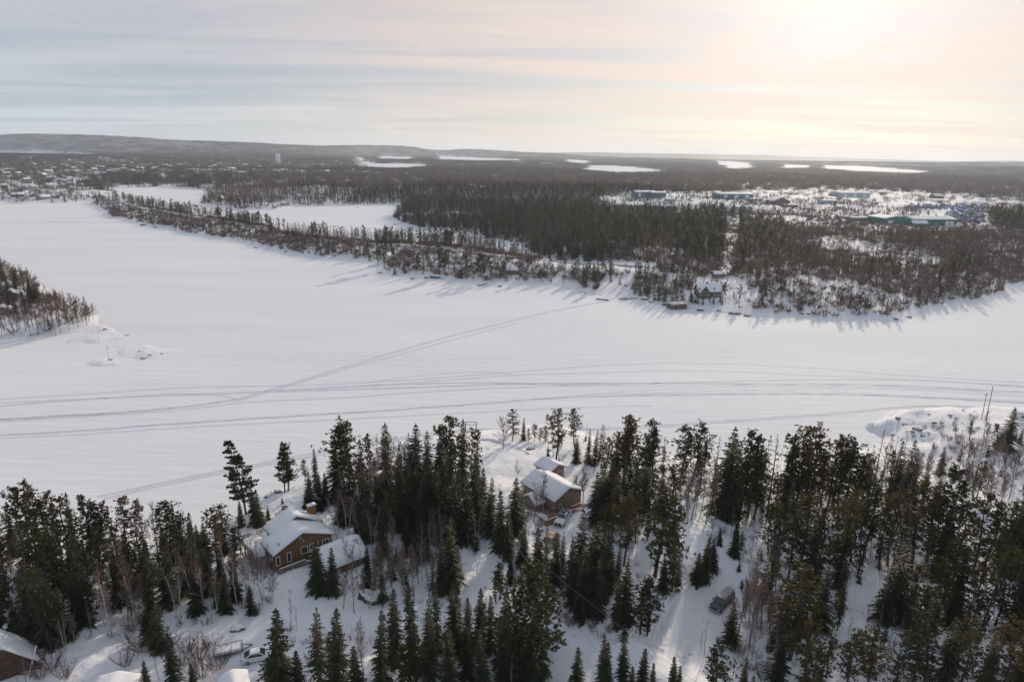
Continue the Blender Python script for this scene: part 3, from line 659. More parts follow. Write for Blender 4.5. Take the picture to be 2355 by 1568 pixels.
def grow():
    settle()
    order = {}
    P = np.array([[t[1], t[2], t[3]] for t in TREES]); px, py, _ = proj(P)
    for i, t in enumerate(TREES):
        nm, cat, desc = NAMES[t[0]]; order.setdefault((desc, zone(px[i], py[i], t[1], t[2])), []).append(i)
    lab = {}
    for (desc, zn), ids in order.items():
        ids.sort(key=lambda i: px[i]); n = len(ids)
        for k, i in enumerate(ids):
            if n == 1: lab[i] = f'lone {desc} {zn}' if not desc.startswith('far') else f'only {desc} {zn}'
            elif k == n-1: lab[i] = f'rightmost {desc} {zn}'
            elif k == 0: lab[i] = f'leftmost {desc} {zn}'
            else: lab[i] = f'{ordinal(k+1)} {desc} from left {zn}'
    rg = random.Random(5)
    for i, (kind, x, y, z, h, g) in enumerate(TREES):
        nm, cat, desc = NAMES[kind]; var = PROTO[kind]; tr, cr = var[rg.randrange(len(var))] if kind != 'wpine' else var[0 if g > 1.05 else 1]
        s = h/BASEH.get(kind, 14.0); w = (s*g*rg.uniform(.9, 1.14) if h > 9 else s*g*1.15)*{'pine': 1.25, 'dpine': 1.18, 'spruce': 1.13, 'fir': 1.15}.get(kind, 1.0)
        if kind == 'wpine': w = s
        o = thing(nm, lab[i], cat, (x, y, z-.12), 0 if kind == 'wpine' else rg.random()*6.283, group={'pine': 'pines', 'spruce': 'spruces', 'birch': 'birches', 'tree': 'leafless trees', 'shrub': 'leafless shrubs'}[cat], scale=(w, w, s))
        if kind != 'wpine': o.rotation_euler.x = rg.gauss(0, .022); o.rotation_euler.y = rg.gauss(0, .022)
        for part, me in (('trunk', tr), ('crown', cr)):
            c = bpy.data.objects.new(part, me); COL.objects.link(c); c.parent = o

# ------------------------------------------------------------------ trees read off the photograph: kind, base x, base y, top y
LIST = [
 # left shore
 ('pine', 5, 1300, 1150), ('fir', 31, 1284, 1156), ('pine', 62, 1298, 1126), ('rust', 76, 1292, 1114), ('pine', 108, 1292, 1131), ('pine', 122, 1300, 1150), ('rust', 143, 1290, 1131), ('pine', 158, 1300, 1142), ('fir', 176, 1290, 1133),
 ('dpine', 214, 1295, 1138), ('pine', 230, 1300, 1160), ('fir', 250, 1288, 1174), ('rust', 272, 1290, 1152), ('pine', 297, 1295, 1147), ('rust', 322, 1290, 1156), ('aspen', 340, 1310, 1160), ('aspen', 366, 1318, 1160), ('dpine', 381, 1290, 1160), ('fir', 407, 1288, 1158), ('fir', 418, 1292, 1175), ('fir', 441, 1288, 1176), ('fir', 460, 1280, 1203), ('spruce', 472, 1290, 1203), ('pine', 512, 1262, 1161), ('spruce', 521, 1275, 1205), ('rust', 540, 1290, 1225),
 ('spruce', 60, 1345, 1215), ('dpine', 95, 1360, 1200), ('spruce', 140, 1350, 1205), ('pine', 120, 1380, 1225), ('spruce', 185, 1365, 1225), ('dpine', 235, 1350, 1215), ('spruce', 300, 1370, 1225), ('spruce', 345, 1345, 1222), ('dpine', 330, 1375, 1250), ('spruce', 430, 1360, 1238), ('spruce', 480, 1370, 1255), ('spruce', 395, 1385, 1260), ('fir', 510, 1370, 1265), ('spruce', 270, 1395, 1265), ('spruce', 545, 1380, 1290),
 ('spruce', 8, 1470, 1354), ('spruce', 2, 1395, 1290), ('spruce', 78, 1468, 1296), ('spruce', 118, 1480, 1300), ('pine', 100, 1440, 1305), ('spruce', 150, 1470, 1350), ('dpine', 212, 1425, 1270), ('spruce', 195, 1440, 1312), ('spruce', 38, 1470, 1383), ('spruce', 367, 1495, 1384), ('spruce', 345, 1480, 1400), ('fir', 403, 1590, 1455), ('fir', 340, 1600, 1515), ('fir', 452, 1600, 1520), ('spruce', 451, 1408, 1302), ('spruce', 520, 1410, 1318), ('spruce', 580, 1412, 1348), ('fir', 500, 1395, 1330),
 ('birch', 256, 1468, 1322), ('birch', 320, 1430, 1270), ('birch', 415, 1432, 1290), ('birch', 185, 1330, 1228), ('birch', 470, 1400, 1290), ('birch', 500, 1410, 1300), ('birch', 545, 1390, 1275), ('birch', 152, 1500, 1415), ('aspen', 170, 1480, 1400), ('birch', 275, 1390, 1290), ('birch', 604, 1382, 1255), ('birch', 625, 1388, 1300), ('birch', 568, 1385, 1260), ('aspen', 600, 1330, 1245), ('birch', 528, 1350, 1258), ('birch', 445, 1350, 1235), ('aspen', 60, 1320, 1240), ('aspen', 25, 1330, 1255),
 # shore behind the brown cabin
 ('wpine', 566, 1182, 1016, 1.1), ('wpine', 655, 1130, 1018, 1.0), ('pine', 664, 1128, 1020), ('pine', 702, 1104, 1056), ('spruce', 586, 1207, 1122), ('spruce', 598, 1213, 1124), ('spruce', 617, 1195, 1162), ('spruce', 555, 1210, 1150), ('fir', 727, 1130, 1030), ('spruce', 718, 1174, 1083), ('spruce', 735, 1172, 1092), ('spruce', 748, 1160, 1086), ('spruce', 704, 1178, 1128), ('spruce', 650, 1158, 1142),
 # stand between the cabins
 ('spruce', 777, 1150, 1012), ('pine', 797, 1148, 979), ('pine', 816, 1150, 967), ('fir', 833, 1165, 1010), ('rust', 852, 1140, 998), ('spruce', 890, 1135, 973), ('fir', 917, 1150, 1018), ('sparse', 940, 1145, 995), ('spruce', 957, 1150, 975), ('fir', 982, 1140, 992), ('spruce', 1008, 1150, 995), ('pine', 1032, 1140, 960), ('dpine', 1025, 1165, 985), ('spruce', 1064, 1130, 964), ('rust', 1086, 1110, 985), ('rust', 1100, 1105, 992), ('spruce', 1089, 1165, 1034), ('spruce', 1113, 1190, 1075), ('spruce', 1125, 1230, 1098), ('spruce', 1098, 1215, 1085),
 ('birch', 868, 1180, 1020), ('birch', 900, 1190, 1010), ('aspen', 925, 1150, 1000), ('birch', 880, 1200, 1060), ('birch', 848, 1185, 1040), ('birch', 775, 1236, 1140), ('birch', 830, 1240, 1150), ('birch', 800, 1230, 1120), ('birch', 900, 1265, 1180), ('birch', 1000, 1250, 1180),
 ('spruce', 805, 1190, 1050), ('spruce', 790, 1205, 1075), ('spruce', 845, 1205, 1080), ('spruce', 870, 1215, 1095), ('spruce', 905, 1215, 1085), ('spruce', 930, 1220, 1090), ('dpine', 955, 1228, 1100), ('spruce', 980, 1225, 1095), ('spruce', 1005, 1230, 1080), ('dpine', 1035, 1220, 1060), ('spruce', 1050, 1240, 1075), ('spruce', 1072, 1245, 1090), ('spruce', 827, 1232, 1148), ('spruce', 879, 1272, 1177), ('pine', 890, 1250, 1135), ('spruce', 940, 1240, 1122), ('spruce', 968, 1250, 1120), ('spruce', 850, 1245, 1140), ('spruce', 990, 1210, 1050), ('spruce', 1020, 1195, 1030), ('spruce', 920, 1190, 1050), ('fir', 1045, 1260, 1115), ('spruce', 1150, 1265, 1125), ('spruce', 1179, 1232, 1096), ('sparse', 1200, 1215, 1110), ('spruce', 1170, 1285, 1180),
 # brown cabin drive and front row
 ('spruce', 733, 1362, 1238), ('spruce', 765, 1368, 1259), ('spruce', 690, 1600, 1495), ('spruce', 643, 1605, 1400, 1.35), ('sparse', 735, 1590, 1392, 1.1), ('fir', 781, 1590, 1398), ('spruce', 820, 1600, 1480), ('fir', 875, 1590, 1405), ('fir', 911, 1530, 1355), ('fir', 952, 1540, 1340), ('sparse', 990, 1540, 1370), ('fir', 848, 1355, 1258), ('sparse', 880, 1395, 1300),
 ('birch', 809, 1315, 1238), ('birch', 850, 1400, 1290), ('birch', 880, 1390, 1295), ('birch', 790, 1400, 1300), ('aspen', 815, 1410, 1310), ('birch', 925, 1370, 1250), ('birch', 950, 1360, 1260), ('birch', 900, 1350, 1270), ('aspen', 835, 1560, 1430), ('birch', 970, 1340, 1250), ('birch', 1015, 1330, 1255),
 ('spruce', 1035, 1356, 1188), ('fir', 1015, 1365, 1260), ('spruce', 1050, 1340, 1250), ('sparse', 995, 1370, 1275),
 ('fir', 1007, 1500, 1346), ('spruce', 1048, 1500, 1346), ('fir', 1077, 1500, 1370), ('spruce', 1104, 1500, 1349), ('fir', 1127, 1495, 1368), ('spruce', 985, 1560, 1420), ('spruce', 1030, 1570, 1440), ('spruce', 1075, 1560, 1440), ('spruce', 1110, 1580, 1440), ('dpine', 960, 1590, 1450), ('pine', 930, 1600, 1480),
 ('spruce', 1160, 1530, 1358), ('dpine', 1209, 1580, 1292, 1.25), ('dpine', 1190, 1560, 1345), ('spruce', 1230, 1560, 1380), ('sparse', 1254, 1500, 1334), ('spruce', 1150, 1590, 1480), ('pine', 1150, 1380, 1296), ('pine', 1140, 1385, 1315), ('pine', 1218, 1385, 1284), ('spruce', 1175, 1340, 1270), ('dpine', 1215, 1400, 1300), ('spruce', 1200, 1300, 1215), ('spruce', 1185, 1570, 1420), ('spruce', 1225, 1600, 1430),
 # beside the pickup drive
 ('spruce', 1237, 1345, 1210), ('sparse', 1254, 1330, 1206), ('spruce', 1277, 1345, 1224), ('sparse', 1290, 1330, 1222), ('fir', 1208, 1305, 1218),
 ('spruce', 1332, 1360, 1172), ('spruce', 1312, 1370, 1240), ('spruce', 1350, 1390, 1205), ('spruce', 1366, 1380, 1194), ('spruce', 1390, 1365, 1210), ('spruce', 1340, 1420, 1265), ('spruce', 1372, 1418, 1280), ('spruce', 1320, 1395, 1270), ('sparse', 1405, 1370, 1235), ('spruce', 1374, 1395, 1368), ('sparse', 1418, 1345, 1250),
 ('spruce', 1440, 1432, 1288), ('dpine', 1470, 1460, 1325), ('spruce', 1420, 1440, 1320), ('dpine', 1490, 1465, 1340),
 ('fir', 1322, 1610, 1487), ('fir', 1382, 1610, 1455), ('fir', 1390, 1615, 1478), ('fir', 1428, 1605, 1461), ('fir', 1477, 1600, 1490), ('fir', 1452, 1615, 1530), ('fir', 1545, 1615, 1505), ('fir', 1556, 1615, 1530), ('fir', 1497, 1615, 1525), ('spruce', 1310, 1625, 1550),
 # the point behind the tan house
 ('oak', 1156, 1036, 965), ('pine', 1179, 1014, 940), ('fir', 1204, 1012, 960), ('pine', 1229, 1014, 976), ('pine', 1241, 1018, 983), ('pine', 1252, 1016, 978), ('pine', 1280, 1064, 942), ('pine', 1321, 1032, 941), ('rust', 1290, 1030, 985), ('fir', 1353, 1066, 986), ('fir', 1367, 1070, 988), ('sparse', 1377, 1068, 977), ('spruce', 1324, 1064, 1005), ('spruce', 1260, 1058, 1025), ('aspen', 1272, 1050, 985), ('aspen', 1287, 1066, 990), ('aspen', 1385, 1050, 980), ('rust', 1255, 1022, 1000), ('pine', 1215, 1018, 985), ('aspen', 1345, 1090, 1030),
 ('aspen', 1190, 1110, 1058), ('birch', 1249, 1180, 1082), ('aspen', 1340, 1155, 1060), ('birch', 1238, 1175, 1095), ('aspen', 1320, 1150, 1085), ('aspen', 1228, 1200, 1130), ('birch', 1210, 1220, 1140),
 # right of the tan house
 ('pine', 1433, 1110, 959), ('pine', 1447, 1105, 961), ('spruce', 1406, 1120, 1036), ('spruce', 1418, 1115, 1026), ('dpine', 1487, 1115, 966), ('pine', 1500, 1120, 990), ('sparse', 1522, 1100, 1003), ('dpine', 1563, 1130, 983, 1.2), ('pine', 1592, 1110, 975), ('spruce', 1608, 1080, 1030), ('spruce', 1387, 1215, 1052), ('spruce', 1375, 1200, 1085), ('dpine', 1432, 1200, 1080, 1.15), ('dpine', 1462, 1190, 1065), ('pine', 1410, 1190, 1075), ('spruce', 1480, 1180, 1070), ('dpine', 1540, 1185, 1075), ('spruce', 1520, 1180, 1085),
 ('pine', 1437, 1303, 1141), ('pine', 1407, 1240, 1120), ('pine', 1510, 1327, 1142, 1.2), ('pine', 1548, 1320, 1145), ('sparse', 1545, 1360, 1190), ('spruce', 1558, 1352, 1290), ('pine', 1400, 1270, 1170), ('spruce', 1525, 1360, 1280), ('pine', 1460, 1250, 1140), ('dpine', 1490, 1245, 1135),
 ('aspen', 1575, 1195, 1050), ('birch', 1568, 1200, 1075), ('birch', 1600, 1190, 1070), ('birch', 1612, 1185, 1085), ('aspen', 1590, 1200, 1060), ('birch', 1580, 1205, 1080), ('aspen', 1625, 1205, 1060), ('aspen', 1645, 1195, 1050), ('aspen', 1635, 1240, 1180),
 ('spruce', 1617, 1335, 1232), ('spruce', 1636, 1310, 1240), ('spruce', 1600, 1342, 1268), ('spruce', 1654, 1255, 1212), ('spruce', 1688, 1278, 1205), ('sparse', 1704, 1268, 1218), ('fir', 1690, 1240, 1195),
 # belt along the right shore
 ('dead', 1636, 1175, 1000), ('spruce', 1663, 1190, 981), ('pine', 1684, 1170, 1012), ('pine', 1704, 1185, 988), ('sparse', 1740, 1170, 999), ('dead', 1764, 1185, 996), ('pine', 1722, 1190, 1010), ('spruce', 1680, 1200, 1040), ('dpine', 1695, 1205, 1050), ('pine', 1735, 1195, 1040), ('spruce', 1802, 1175, 996), ('pine', 1828, 1180, 985), ('pine', 1852, 1170, 983), ('dpine', 1810, 1195, 1035), ('rust', 1840, 1190, 1030), ('pine', 1862, 1185, 1020), ('sparse', 1879, 1165, 1024), ('pine', 1899, 1175, 1016), ('pine', 1916, 1170, 1007), ('pine', 1941, 1180, 1016), ('sparse', 1965, 1170, 1030), ('pine', 1925, 1190, 1040), ('rust', 1880, 1190, 1050), ('pine', 1955, 1195, 1050), ('sparse', 1990, 1165, 1025), ('dead', 2003, 1150, 979), ('pine', 1985, 1190, 1045), ('spruce', 2055, 1150, 1014), ('spruce', 2076, 1140, 1011), ('rust', 2040, 1160, 1040), ('spruce', 2094, 1150, 1030), ('sparse', 2121, 1150, 1043), ('spruce', 2160, 1090, 1025), ('aspen', 2025, 1150, 1030), ('aspen', 2035, 1120, 1010), ('aspen', 2105, 1120, 1030), ('aspen', 2130, 1110, 1020), ('pine', 2247, 1150, 1060), ('sparse', 2235, 1140, 1065), ('fir', 2193, 1110, 1078), ('spruce', 2312, 1036, 939, 1.3), ('dpine', 2290, 1035, 975, 1.3), ('spruce', 2345, 1020, 985), ('oak', 2228, 1012, 958), ('aspen', 2280, 1100, 1020), ('aspen', 2310, 1110, 1010), ('aspen', 2335, 1095, 1015), ('aspen', 2350, 1130, 1020), ('aspen', 2270, 1130, 1050), ('oak', 2185, 1130, 1070), ('aspen', 2320, 1150, 1040), ('aspen', 2295, 1075, 1000), ('aspen', 2350, 1070, 985),
 # pine wood on the right
 ('pine', 1779, 1235, 1098), ('pine', 1789, 1304, 1159), ('pine', 1765, 1270, 1165), ('pine', 1842, 1335, 1146, 1.15), ('spruce', 1862, 1345, 1190), ('pine', 1923, 1345, 1146), ('fir', 1925, 1350, 1190), ('dpine', 1880, 1330, 1170), ('pine', 1810, 1340, 1190), ('pine', 2090, 1310, 1111, 1.25), ('dpine', 2152, 1310, 1077, 1.2), ('spruce', 2160, 1330, 1150), ('pine', 2128, 1290, 1120), ('pine', 2235, 1320, 1137), ('dpine', 2260, 1330, 1150), ('spruce', 2319, 1310, 1087), ('spruce', 2345, 1320, 1110), ('pine', 2300, 1330, 1160), ('pine', 2195, 1330, 1150), ('pine', 2040, 1300, 1130), ('pine', 2020, 1310, 1150), ('pine', 1985, 1290, 1120), ('sparse', 2060, 1330, 1180), ('pine', 1955, 1290, 1130), ('dpine', 1970, 1330, 1160),
 ('pine', 1820, 1520, 1295, 1.25), ('dpine', 1828, 1470, 1300), ('spruce', 1800, 1480, 1330), ('pine', 1765, 1430, 1290), ('spruce', 1885, 1450, 1300), ('sparse', 1925, 1450, 1330), ('fir', 1930, 1400, 1290), ('spruce', 2050, 1430, 1240, 1.2), ('spruce', 2030, 1435, 1290), ('pine', 2085, 1450, 1300), ('dpine', 2100, 1490, 1345, 1.2), ('pine', 2130, 1440, 1280), ('pine', 2165, 1430, 1250), ('spruce', 2190, 1440, 1260), ('pine', 2230, 1450, 1300), ('dpine', 2250, 1480, 1330), ('pine', 2290, 1440, 1270), ('spruce', 2320, 1460, 1290), ('pine', 2345, 1450, 1260), ('pine', 2350, 1480, 1350), ('sparse', 2210, 1470, 1360),
 ('pine', 1945, 1590, 1455, 1.2), ('pine', 1990, 1590, 1450, 1.2), ('dpine', 1880, 1600, 1470), ('dpine', 1640, 1615, 1478, 1.2), ('fir', 1702, 1610, 1515), ('spruce', 1680, 1480, 1380), ('rust', 2090, 1590, 1440), ('dpine', 2120, 1590, 1400, 1.15), ('spruce', 2175, 1580, 1420), ('pine', 2205, 1600, 1430), ('spruce', 2260, 1600, 1440), ('pine', 2300, 1600, 1430), ('spruce', 2340, 1590, 1410), ('pine', 1840, 1600, 1430), ('spruce', 1780, 1600, 1440), ('pine', 2050, 1600, 1500), ('dead', 1900, 1560, 1400), ('dead', 2075, 1530, 1440),
 ('aspen', 1694, 1470, 1312), ('aspen', 1725, 1490, 1310), ('aspen', 1722, 1440, 1325), ('aspen', 1750, 1450, 1300), ('aspen', 1712, 1420, 1320), ('aspen', 1770, 1500, 1340), ('aspen', 1740, 1420, 1330), ('oak', 1800, 1520, 1420), ('aspen', 2000, 1280, 1170), ('aspen', 2015, 1260, 1150), ('aspen', 2055, 1280, 1150), ('aspen', 1960, 1250, 1130),
]
for r in LIST: plant(r[0], r[1], r[2], top=r[3], g=r[4] if len(r) > 4 else 1.0)
# shrubs
for i, (px, py, h) in enumerate([(300, 1480, 2.6), (330, 1500, 3.4), (290, 1530, 3.2), (400, 1480, 2.6), (430, 1500, 3.2), (455, 1520, 3.6), (480, 1495, 3.0), (500, 1540, 3.6), (420, 1530, 3), (465, 1560, 3.4), (120, 1540, 3.2), (95, 1560, 3.2), (150, 1560, 3.0), (60, 1420, 2.2), (35, 1400, 2.2), (20, 1340, 2), (310, 1450, 3.2), (350, 1440, 2.8), (70, 1490, 2.4), (560, 1400, 2), (590, 1405, 2), (760, 1550, 2.6), (930, 1330, 2.5), (985, 1300, 3), (1010, 1290, 3), (960, 1290, 2.6), (1045, 1400, 2.4), (1085, 1420, 2.6), (1100, 1410, 2.0), (1225, 1190, 3), (1205, 1200, 3.4), (1190, 1190, 3), (1240, 1210, 2.6), (1295, 1420, 2.4), (1310, 1440, 2), (1360, 1445, 1.6), (1400, 1450, 1.4), (1640, 1245, 2.2), (1660, 1230, 2), (2200, 1020, 2.2), (2215, 1030, 2.4), (2235, 1035, 2.4), (2180, 1015, 2), (2250, 1025, 2.6), (2180, 1060, 2), (2145, 985, 1.6), (2155, 990, 1.6), (2125, 985, 1.4), (2195, 992, 1.6), (1700, 1500, 2.2), (1690, 1500, 2), (1850, 1420, 2), (2140, 1380, 1.8), (1280, 1180, 1.2), (1765, 1540, 2.4), (1730, 1540, 2.4), (1010, 1190, 3), (870, 1300, 2.4), (910, 1300, 2.6), (620, 1385, 1.6), (1145, 1440, 1.8), (2280, 1045, 2.8), (2330, 1060, 3.0), (2120, 1000, 1.2), (2135, 998, 1.1), (2100, 1005, 1.0), (2165, 975, 1.2), (2200, 965, 1.2), (2230, 958, 1.4), (2140, 960, .9), (2085, 995, .9), (2110, 950, .8), (2215, 945, 1.0), (2240, 950, 1.1), (2170, 1005, 1.6), (2205, 1010, 1.8), (2190, 1035, 2.2), (2150, 1030, 1.6)]):
    plant('shrub', px, py, h=h, g=1.1)
# the wooded point at the edge of the ice
_r4 = random.Random(44)
for px, py, tp in [(20, 668, 640), (70, 690, 632), (85, 696, 638), (38, 680, 632), (5, 640, 595), (50, 640, 614), (22, 690, 630), (8, 690, 635)]: plant('spruce', px, py, top=tp, z0=2)
for px, py, tp in [(215, 735, 700), (190, 740, 690), (170, 748, 678), (150, 745, 680), (135, 752, 680), (160, 760, 700), (120, 760, 690), (105, 765, 695), (88, 770, 700), (60, 762, 690), (40, 765, 700), (15, 760, 700), (130, 735, 672), (110, 740, 675), (95, 745, 690), (75, 750, 690), (180, 755, 705), (200, 748, 705), (55, 740, 695), (25, 745, 700), (140, 765, 715), (72, 772, 720), (30, 772, 725), (5, 775, 720), (155, 735, 672), (118, 770, 722), (48, 775, 728), (205, 738, 703)]:
    plant('oak' if px > 165 else 'aspen', px, py, top=tp, z0=2)
for i in range(46):
    px = _r4.uniform(-20, 215); py = _r4.uniform(665+px*.22, 776-max(0, px-140)*.45); k_ = 'aspen' if _r4.random() < .7 else 'oak'; plant(k_, px, py, h=_r4.uniform(5, 9), z0=2)
for i in range(14): px = _r4.uniform(-10, 90); plant('spruce', px, _r4.uniform(640+px*.3, 730), h=_r4.uniform(7, 12), z0=2)
# trees filling the near stands
def fill(kinds, n, area, hr, seed):
    rg = random.Random(seed)
    while n:
        px = rg.uniform(min(a[0] for a in area), max(a[0] for a in area)); py = rg.uniform(min(a[1] for a in area), max(a[1] for a in area))
        if not inside(px, py, area) or any(inside(px, py, c) for c in CLEAR): continue
        plant(rg.choice(kinds), px, py, h=rg.uniform(*hr)); n -= 1
def inside(x, y, P):
    r = False
    for (x1, y1), (x2, y2) in zip(P, P[1:]+P[:1]):
        if (y1 > y) != (y2 > y) and x < (x2-x1)*(y-y1)/(y2-y1)+x1: r = not r
    return r
CLEAR = [[(600, 1330), (690, 1310), (760, 1370), (850, 1340), (860, 1400), (780, 1430), (660, 1440), (560, 1560), (400, 1600), (400, 1480), (500, 1430), (590, 1400)],
         [(1090, 1050), (1160, 1025), (1250, 1045), (1230, 1090), (1190, 1120), (1180, 1200), (1150, 1140), (1105, 1090)], [(1180, 1080), (1350, 1080), (1360, 1180), (1330, 1260), (1255, 1260), (1200, 1190)],
         [(1060, 1290), (1170, 1265), (1185, 1300), (1140, 1400), (1060, 1380)], [(1440, 1230), (1560, 1215), (1720, 1250), (1700, 1300), (1640, 1440), (1600, 1500), (1640, 1600), (1270, 1600), (1280, 1480), (1500, 1475), (1545, 1370), (1470, 1300)],
         [(130, 1490), (300, 1465), (420, 1450), (420, 1500), (300, 1600), (60, 1600)], [(1100, 1280), (1160, 1265), (1170, 1300), (1110, 1400)], [(1900, 1370), (2070, 1340), (2070, 1440), (1900, 1440)]]
LEFTW = [(0, 1290), (540, 1290), (560, 1380), (420, 1430), (300, 1440), (0, 1470)]; MIDW = [(780, 1140), (1060, 1120), (1120, 1240), (960, 1290), (800, 1270)]; RIGHTW = [(1700, 1130), (2355, 1130), (2355, 1580), (1800, 1580), (1720, 1400)]
fill(['birch', 'aspen', 'birch'], 40, LEFTW, (6, 11), 1); fill(['birch', 'aspen'], 26, MIDW, (6, 10), 2); fill(['aspen', 'aspen', 'birch'], 46, [(1640, 1110), (2355, 1080), (2355, 1320), (1720, 1320)], (6, 11), 3); fill(['aspen', 'birch'], 12, RIGHTW, (5, 9), 4)
fill(['dpine', 'pine', 'fir'], 14, LEFTW, (8, 13), 5); fill(['spruce', 'fir'], 14, MIDW, (7, 12), 7); fill(['pine', 'dpine'], 14, [(1380, 1080), (1640, 1080), (1560, 1210), (1400, 1230)], (8, 13), 8); fill(['aspen', 'birch'], 22, [(860, 1290), (1040, 1280), (1040, 1400), (860, 1390)], (5, 9), 9); fill(['aspen', 'birch'], 16, [(1725, 1330), (1780, 1300), (1800, 1540), (1710, 1520)], (6, 10), 10); fill(['aspen'], 20, [(2140, 990), (2355, 990), (2355, 1130), (2170, 1120)], (4, 8), 11)
# causeway and far shore, seen one by one
FARL = [('mpine', 885, 616, 546), ('mpine', 868, 610, 556), ('mpine', 905, 612, 560), ('mpine', 1010, 634, 568), ('mpine', 1022, 630, 575), ('mpine', 958, 625, 582), ('mspruce', 930, 628, 585), ('mspruce', 908, 632, 590), ('mpine', 1098, 640, 583), ('mpine', 1075, 642, 590), ('mpine', 1110, 645, 588), ('mpine', 1130, 642, 592), ('mspruce', 1060, 640, 600), ('mpine', 1160, 636, 600), ('mpine', 1195, 645, 605), ('mpine', 1212, 640, 608), ('mpine', 1240, 648, 620), ('mpine', 1330, 645, 615), ('mpine', 1350, 644, 612), ('mspruce', 1375, 640, 600), ('mpine', 1390, 642, 612), ('mspruce', 1283, 601, 570), ('mpine', 1700, 698, 655), ('mpine', 1752, 712, 670), ('mspruce', 1775, 695, 668), ('mspruce', 2037, 722, 690), ('mpine', 2030, 715, 695), ('mpine', 2190, 668, 620), ('mpine', 2225, 678, 622), ('mpine', 2110, 700, 665), ('mspruce', 2130, 700, 675), ('mpine', 2160, 692, 655), ('mspruce', 1585, 665, 605), ('mspruce', 1460, 676, 640), ('mspruce', 1472, 680, 645), ('mspruce', 1490, 684, 640), ('mspruce', 1505, 690, 645), ('mspruce', 1515, 690, 640), ('mspruce', 1530, 694, 638), ('mspruce', 1545, 696, 640), ('mspruce', 1556, 694, 642), ('mspruce', 1570, 690, 645), ('mspruce', 1455, 665, 628), ('mspruce', 1590, 692, 650), ('mspruce', 1605, 698, 660), ('mspruce', 1660, 700, 672), ('mpine', 1632, 702, 672), ('mspruce', 1425, 655, 620), ('mspruce', 1405, 648, 610),
        ('mspruce', 1600, 696, 668), ('mspruce', 1616, 700, 672), ('mspruce', 1641, 698, 668), ('mspruce', 1657, 694, 660), ('mspruce', 1588, 684, 645), ('mpine', 1668, 690, 650), ('mspruce', 120, 466, 440), ('mspruce', 150, 465, 432), ('mspruce', 175, 464, 445), ('mspruce', 95, 456, 425), ('mspruce', 70, 450, 420), ('mspruce', 40, 455, 430), ('mspruce', 20, 448, 425), ('mspruce', 110, 448, 418), ('mspruce', 140, 445, 420)]
for k, px, py, tp in FARL: plant(k, px, py, top=tp, z0=2)
cw = [(212, 456), (235, 478), (262, 495), (330, 510), (400, 522), (500, 545), (600, 562), (690, 580), (770, 592), (850, 602)]
cu = [(225, 452), (262, 462), (320, 478), (400, 492), (470, 505), (560, 519), (640, 538), (700, 548), (770, 558), (850, 570)]
for i in range(150):
    u = _r4.random()**0.9*(len(cw)-1); k = int(u); f = u-k
    ax, ay = [cw[k][j]*(1-f)+cw[k+1][j]*f for j in (0, 1)]; bx, by = [cu[k][j]*(1-f)+cu[k+1][j]*f for j in (0, 1)]
    s = _r4.random(); s = s if s < .55 else .9+.12*_r4.random() if u > 4 else s
    px = ax*(1-s)+bx*s; py = ay*(1-s)+by*s
    con = _r4.random() < (.75 if px < 520 else .32)
    plant('mspruce' if con else 'mbare', px, py, h=_r4.uniform(7, 14) if con else _r4.uniform(6, 11), g=1.1, z0=2)
for i in range(70):
    px = _r4.uniform(870, 1330); py = _r4.uniform(600+(px-870)*.065, 628+(px-870)*.08); plant('mbare', px, py, h=_r4.uniform(6, 10), z0=2)
for i in range(70):
    px = _r4.uniform(1640, 2250); py = _r4.uniform(690, 722)-max(0, px-2050)*.18; plant('mbare', px, py, h=_r4.uniform(4, 8), z0=2)

